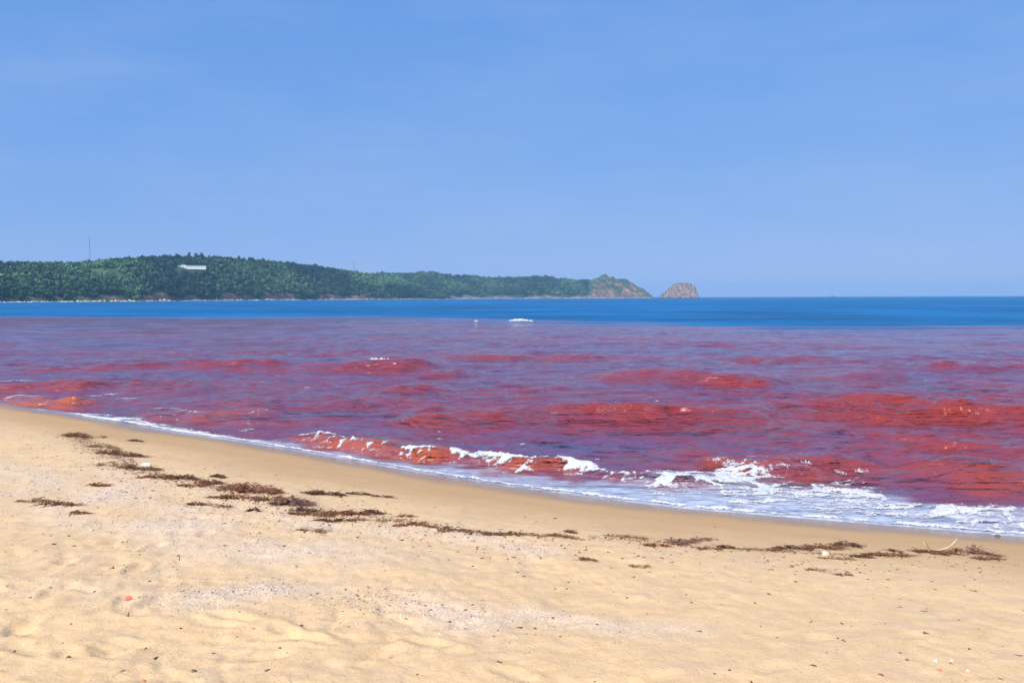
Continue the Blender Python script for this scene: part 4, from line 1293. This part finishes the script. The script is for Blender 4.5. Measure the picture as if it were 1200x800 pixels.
for (px, py, w, lab) in [(1055, 766, 5, 'dark pebble up and left of the flat white shell'), (1063, 774, 6, 'dark flat pebble nearest left of the flat white shell'),
                         (855, 786, 6, 'dark pebble alone at the bottom right of centre'), (80, 770, 8, 'black pebble in a trampled hollow at lower left'),
                         (227, 785, 10, 'largest dark pebble near the bottom at left'), (328, 758, 6, 'dark pebble standing alone on pale sand left of centre'),
                         (527, 731, 6, 'dark pebble in the shell grit near the bottom centre'), (505, 715, 7, 'dark chip at the top edge of the centre shell grit'),
                         (119, 673, 4, 'dark speck of stone above and left of the red scrap'), (209, 651, 5, 'dark chip on dry sand up and right of the red scrap'),
                         (559, 643, 5, 'dark chip just below the thin drawn out weed line'), (405, 690, 5, 'dark chip above the centre shell grit band'),
                         (664, 688, 5, 'dark pebble in the middle of the open dry sand'), (648, 724, 6, 'dark pebble lower down on the open dry sand'),
                         (168, 794, 9, 'rusty brown pebble at the bottom edge at left'), (990, 752, 4, 'tiny dark pebble on smooth sand at lower right'),
                         (1143, 696, 5, 'tiny dark pebble on smooth sand at right below the wrack line'), (838, 618, 4, 'tiny dark pebble on damp sand above the purplish heap')]:
    find('dark_pebble', px, py, w, w * 0.55, M_BRICK if 'rusty' in lab else M_STONE_D, lab, 'pebble', int(px) % 17, 'dark pebbles scattered over the sand')
# red plastic scrap: a crumpled cap shape
x, y, z = ground(150.5, 703)
n = 14; V, F = [], []
for (zz, rr) in ((0.0, 0.021), (0.016, 0.023), (0.022, 0.019), (0.023, 0.004)):
    for k in range(n):
        a = 2 * math.pi * k / n; q_ = rr * (1 + 0.12 * math.sin(3 * a + zz * 200))
        V.append((q_ * math.cos(a), 0.8 * q_ * math.sin(a), zz))
for j in range(3):
    for k in range(n): F.append((j * n + k, j * n + (k + 1) % n, (j + 1) * n + (k + 1) % n, (j + 1) * n + k))
F.append(tuple(range(3 * n, 4 * n)))
o = link_mesh('red_cap', V, F, M_RED, loc=(x, y, z + 0.001)); o.rotation_euler = (0.5, 0.2, 0.4)
tag(o, 'crumpled red plastic cap on the dry sand at left', 'litter')


def bent_stick(name, pts, radii, mat, parent=None, loc=None, n=7):
    V, F = [], []
    pts = [np.array(p, float) for p in pts]
    for k, p in enumerate(pts):
        d_ = pts[min(k + 1, len(pts) - 1)] - pts[max(k - 1, 0)]; d_ /= np.linalg.norm(d_)
        u = np.cross(d_, (0.1, 1, 0.05)); u /= np.linalg.norm(u); v = np.cross(d_, u)
        for q_ in range(n):
            a = 2 * math.pi * q_ / n; rr = radii[k] * (1 + 0.15 * math.sin(a * 2 + k))
            V.append(p + rr * (u * math.cos(a) + v * math.sin(a)))
    for k in range(len(pts) - 1):
        for q_ in range(n): F.append((k * n + q_, k * n + (q_ + 1) % n, (k + 1) * n + (q_ + 1) % n, (k + 1) * n + q_))
    F.append(tuple(range(n))[::-1]); F.append(tuple(range((len(pts) - 1) * n, len(pts) * n)))
    return link_mesh(name, V, F, mat, parent, loc=loc, smooth=True)


x, y, z = ground(1102, 647)
u = math.hypot(x, y) / FPX * 1.05                                          # metres per pixel there
o = bent_stick('driftwood_stick', [(-4 * u, 0.05, 0.5 * u), (0, 0, 2.2 * u), (5 * u, -0.01, 4 * u), (9 * u, -0.02, 7 * u), (12 * u, -0.03, 11 * u), (14.5 * u, -0.03, 15 * u)],
               [0.6 * u, 0.75 * u, 0.85 * u, 0.9 * u, 0.8 * u, 0.45 * u], M_WOOD, loc=(x, y, z))
tag(o, 'pale curved driftwood stick rising from the wrack at right', 'driftwood')
x, y, z = ground(1091, 648)
root = tag(empty('forked_twig', (x, y, z)), 'short forked twig sticking up left of the pale driftwood', 'twig')
bent_stick('pale_prong', [(0, 0, 0), (-3 * u, 0, 4 * u), (-6 * u, 0, 8 * u), (-7.5 * u, 0, 11 * u)], [0.7 * u, 0.65 * u, 0.6 * u, 0.35 * u], M_WOOD, root)
bent_stick('brown_prong', [(1 * u, 0.02, 0), (-1.5 * u, 0.02, 4.5 * u), (-4.5 * u, 0.02, 10.5 * u)], [0.55 * u, 0.5 * u, 0.3 * u], M_TWIG, root)
x, y, z = ground(150, 724)
o = bent_stick('brown_twig', [(0, 0, -0.005), (0.002, 0, 0.012), (0.004, 0.004, 0.026)], [0.004, 0.004, 0.0025], M_TWIG, loc=(x, y, z))
tag(o, 'short brown twig upright in the sand below the red cap', 'twig')
x, y, z = ground(209.5, 654)
o = bent_stick('brown_twig', [(0, 0, -0.005), (0.004, 0, 0.014), (0.006, 0.004, 0.032)], [0.004, 0.004, 0.0025], M_TWIG, loc=(x, y, z))
tag(o, 'short brown twig upright in dry sand up and right of the red cap', 'twig')
# white litter: a crumpled sheet with folds
x, y, z = ground(171, 549)
nn = 9; V, F = [], []
for i in range(nn):
    for j in range(nn):
        a, b = i / (nn - 1) - 0.5, j / (nn - 1) - 0.5
        V.append((a * 0.11, b * 0.09, 0.030 * (1 - 2.6 * (a * a + b * b)) + 0.03 * float(noise2(a * 6 + 3, b * 6, 170)) + 0.02))
for i in range(nn - 1):
    for j in range(nn - 1): F.append((i * nn + j, (i + 1) * nn + j, (i + 1) * nn + j + 1, i * nn + j + 1))
o = link_mesh('litter_scrap', V, F, M_PAPER, loc=(x, y, z + 0.02))
sol = o.modifiers.new('thickness', 'SOLIDIFY'); sol.thickness = 0.003
tag(o, 'crumpled scrap of white litter caught on the weed at left', 'litter')

# ------------------------------------------------------------------ sea air: far things fade to blue
v, f = box_mesh(-6600, 6600, -120, 6600, -6.0, 90.0)
hm = bpy.data.materials.new('sea_haze'); hm.use_nodes = True
hn, hl = hm.node_tree.nodes, hm.node_tree.links
hn.clear()
ho = hn.new('ShaderNodeOutputMaterial'); hv = hn.new('ShaderNodeVolumePrincipled')
hv.inputs['Color'].default_value = (0.34, 0.64, 1.0, 1); hv.inputs['Density'].default_value = 0.00015
hv.inputs['Anisotropy'].default_value = 0.0
hl.new(hv.outputs['Volume'], ho.inputs['Volume'])
haze = link_mesh('haze', v, f, hm)
tag(haze, 'thin blue sea haze over the whole bay', 'haze', kind='stuff')
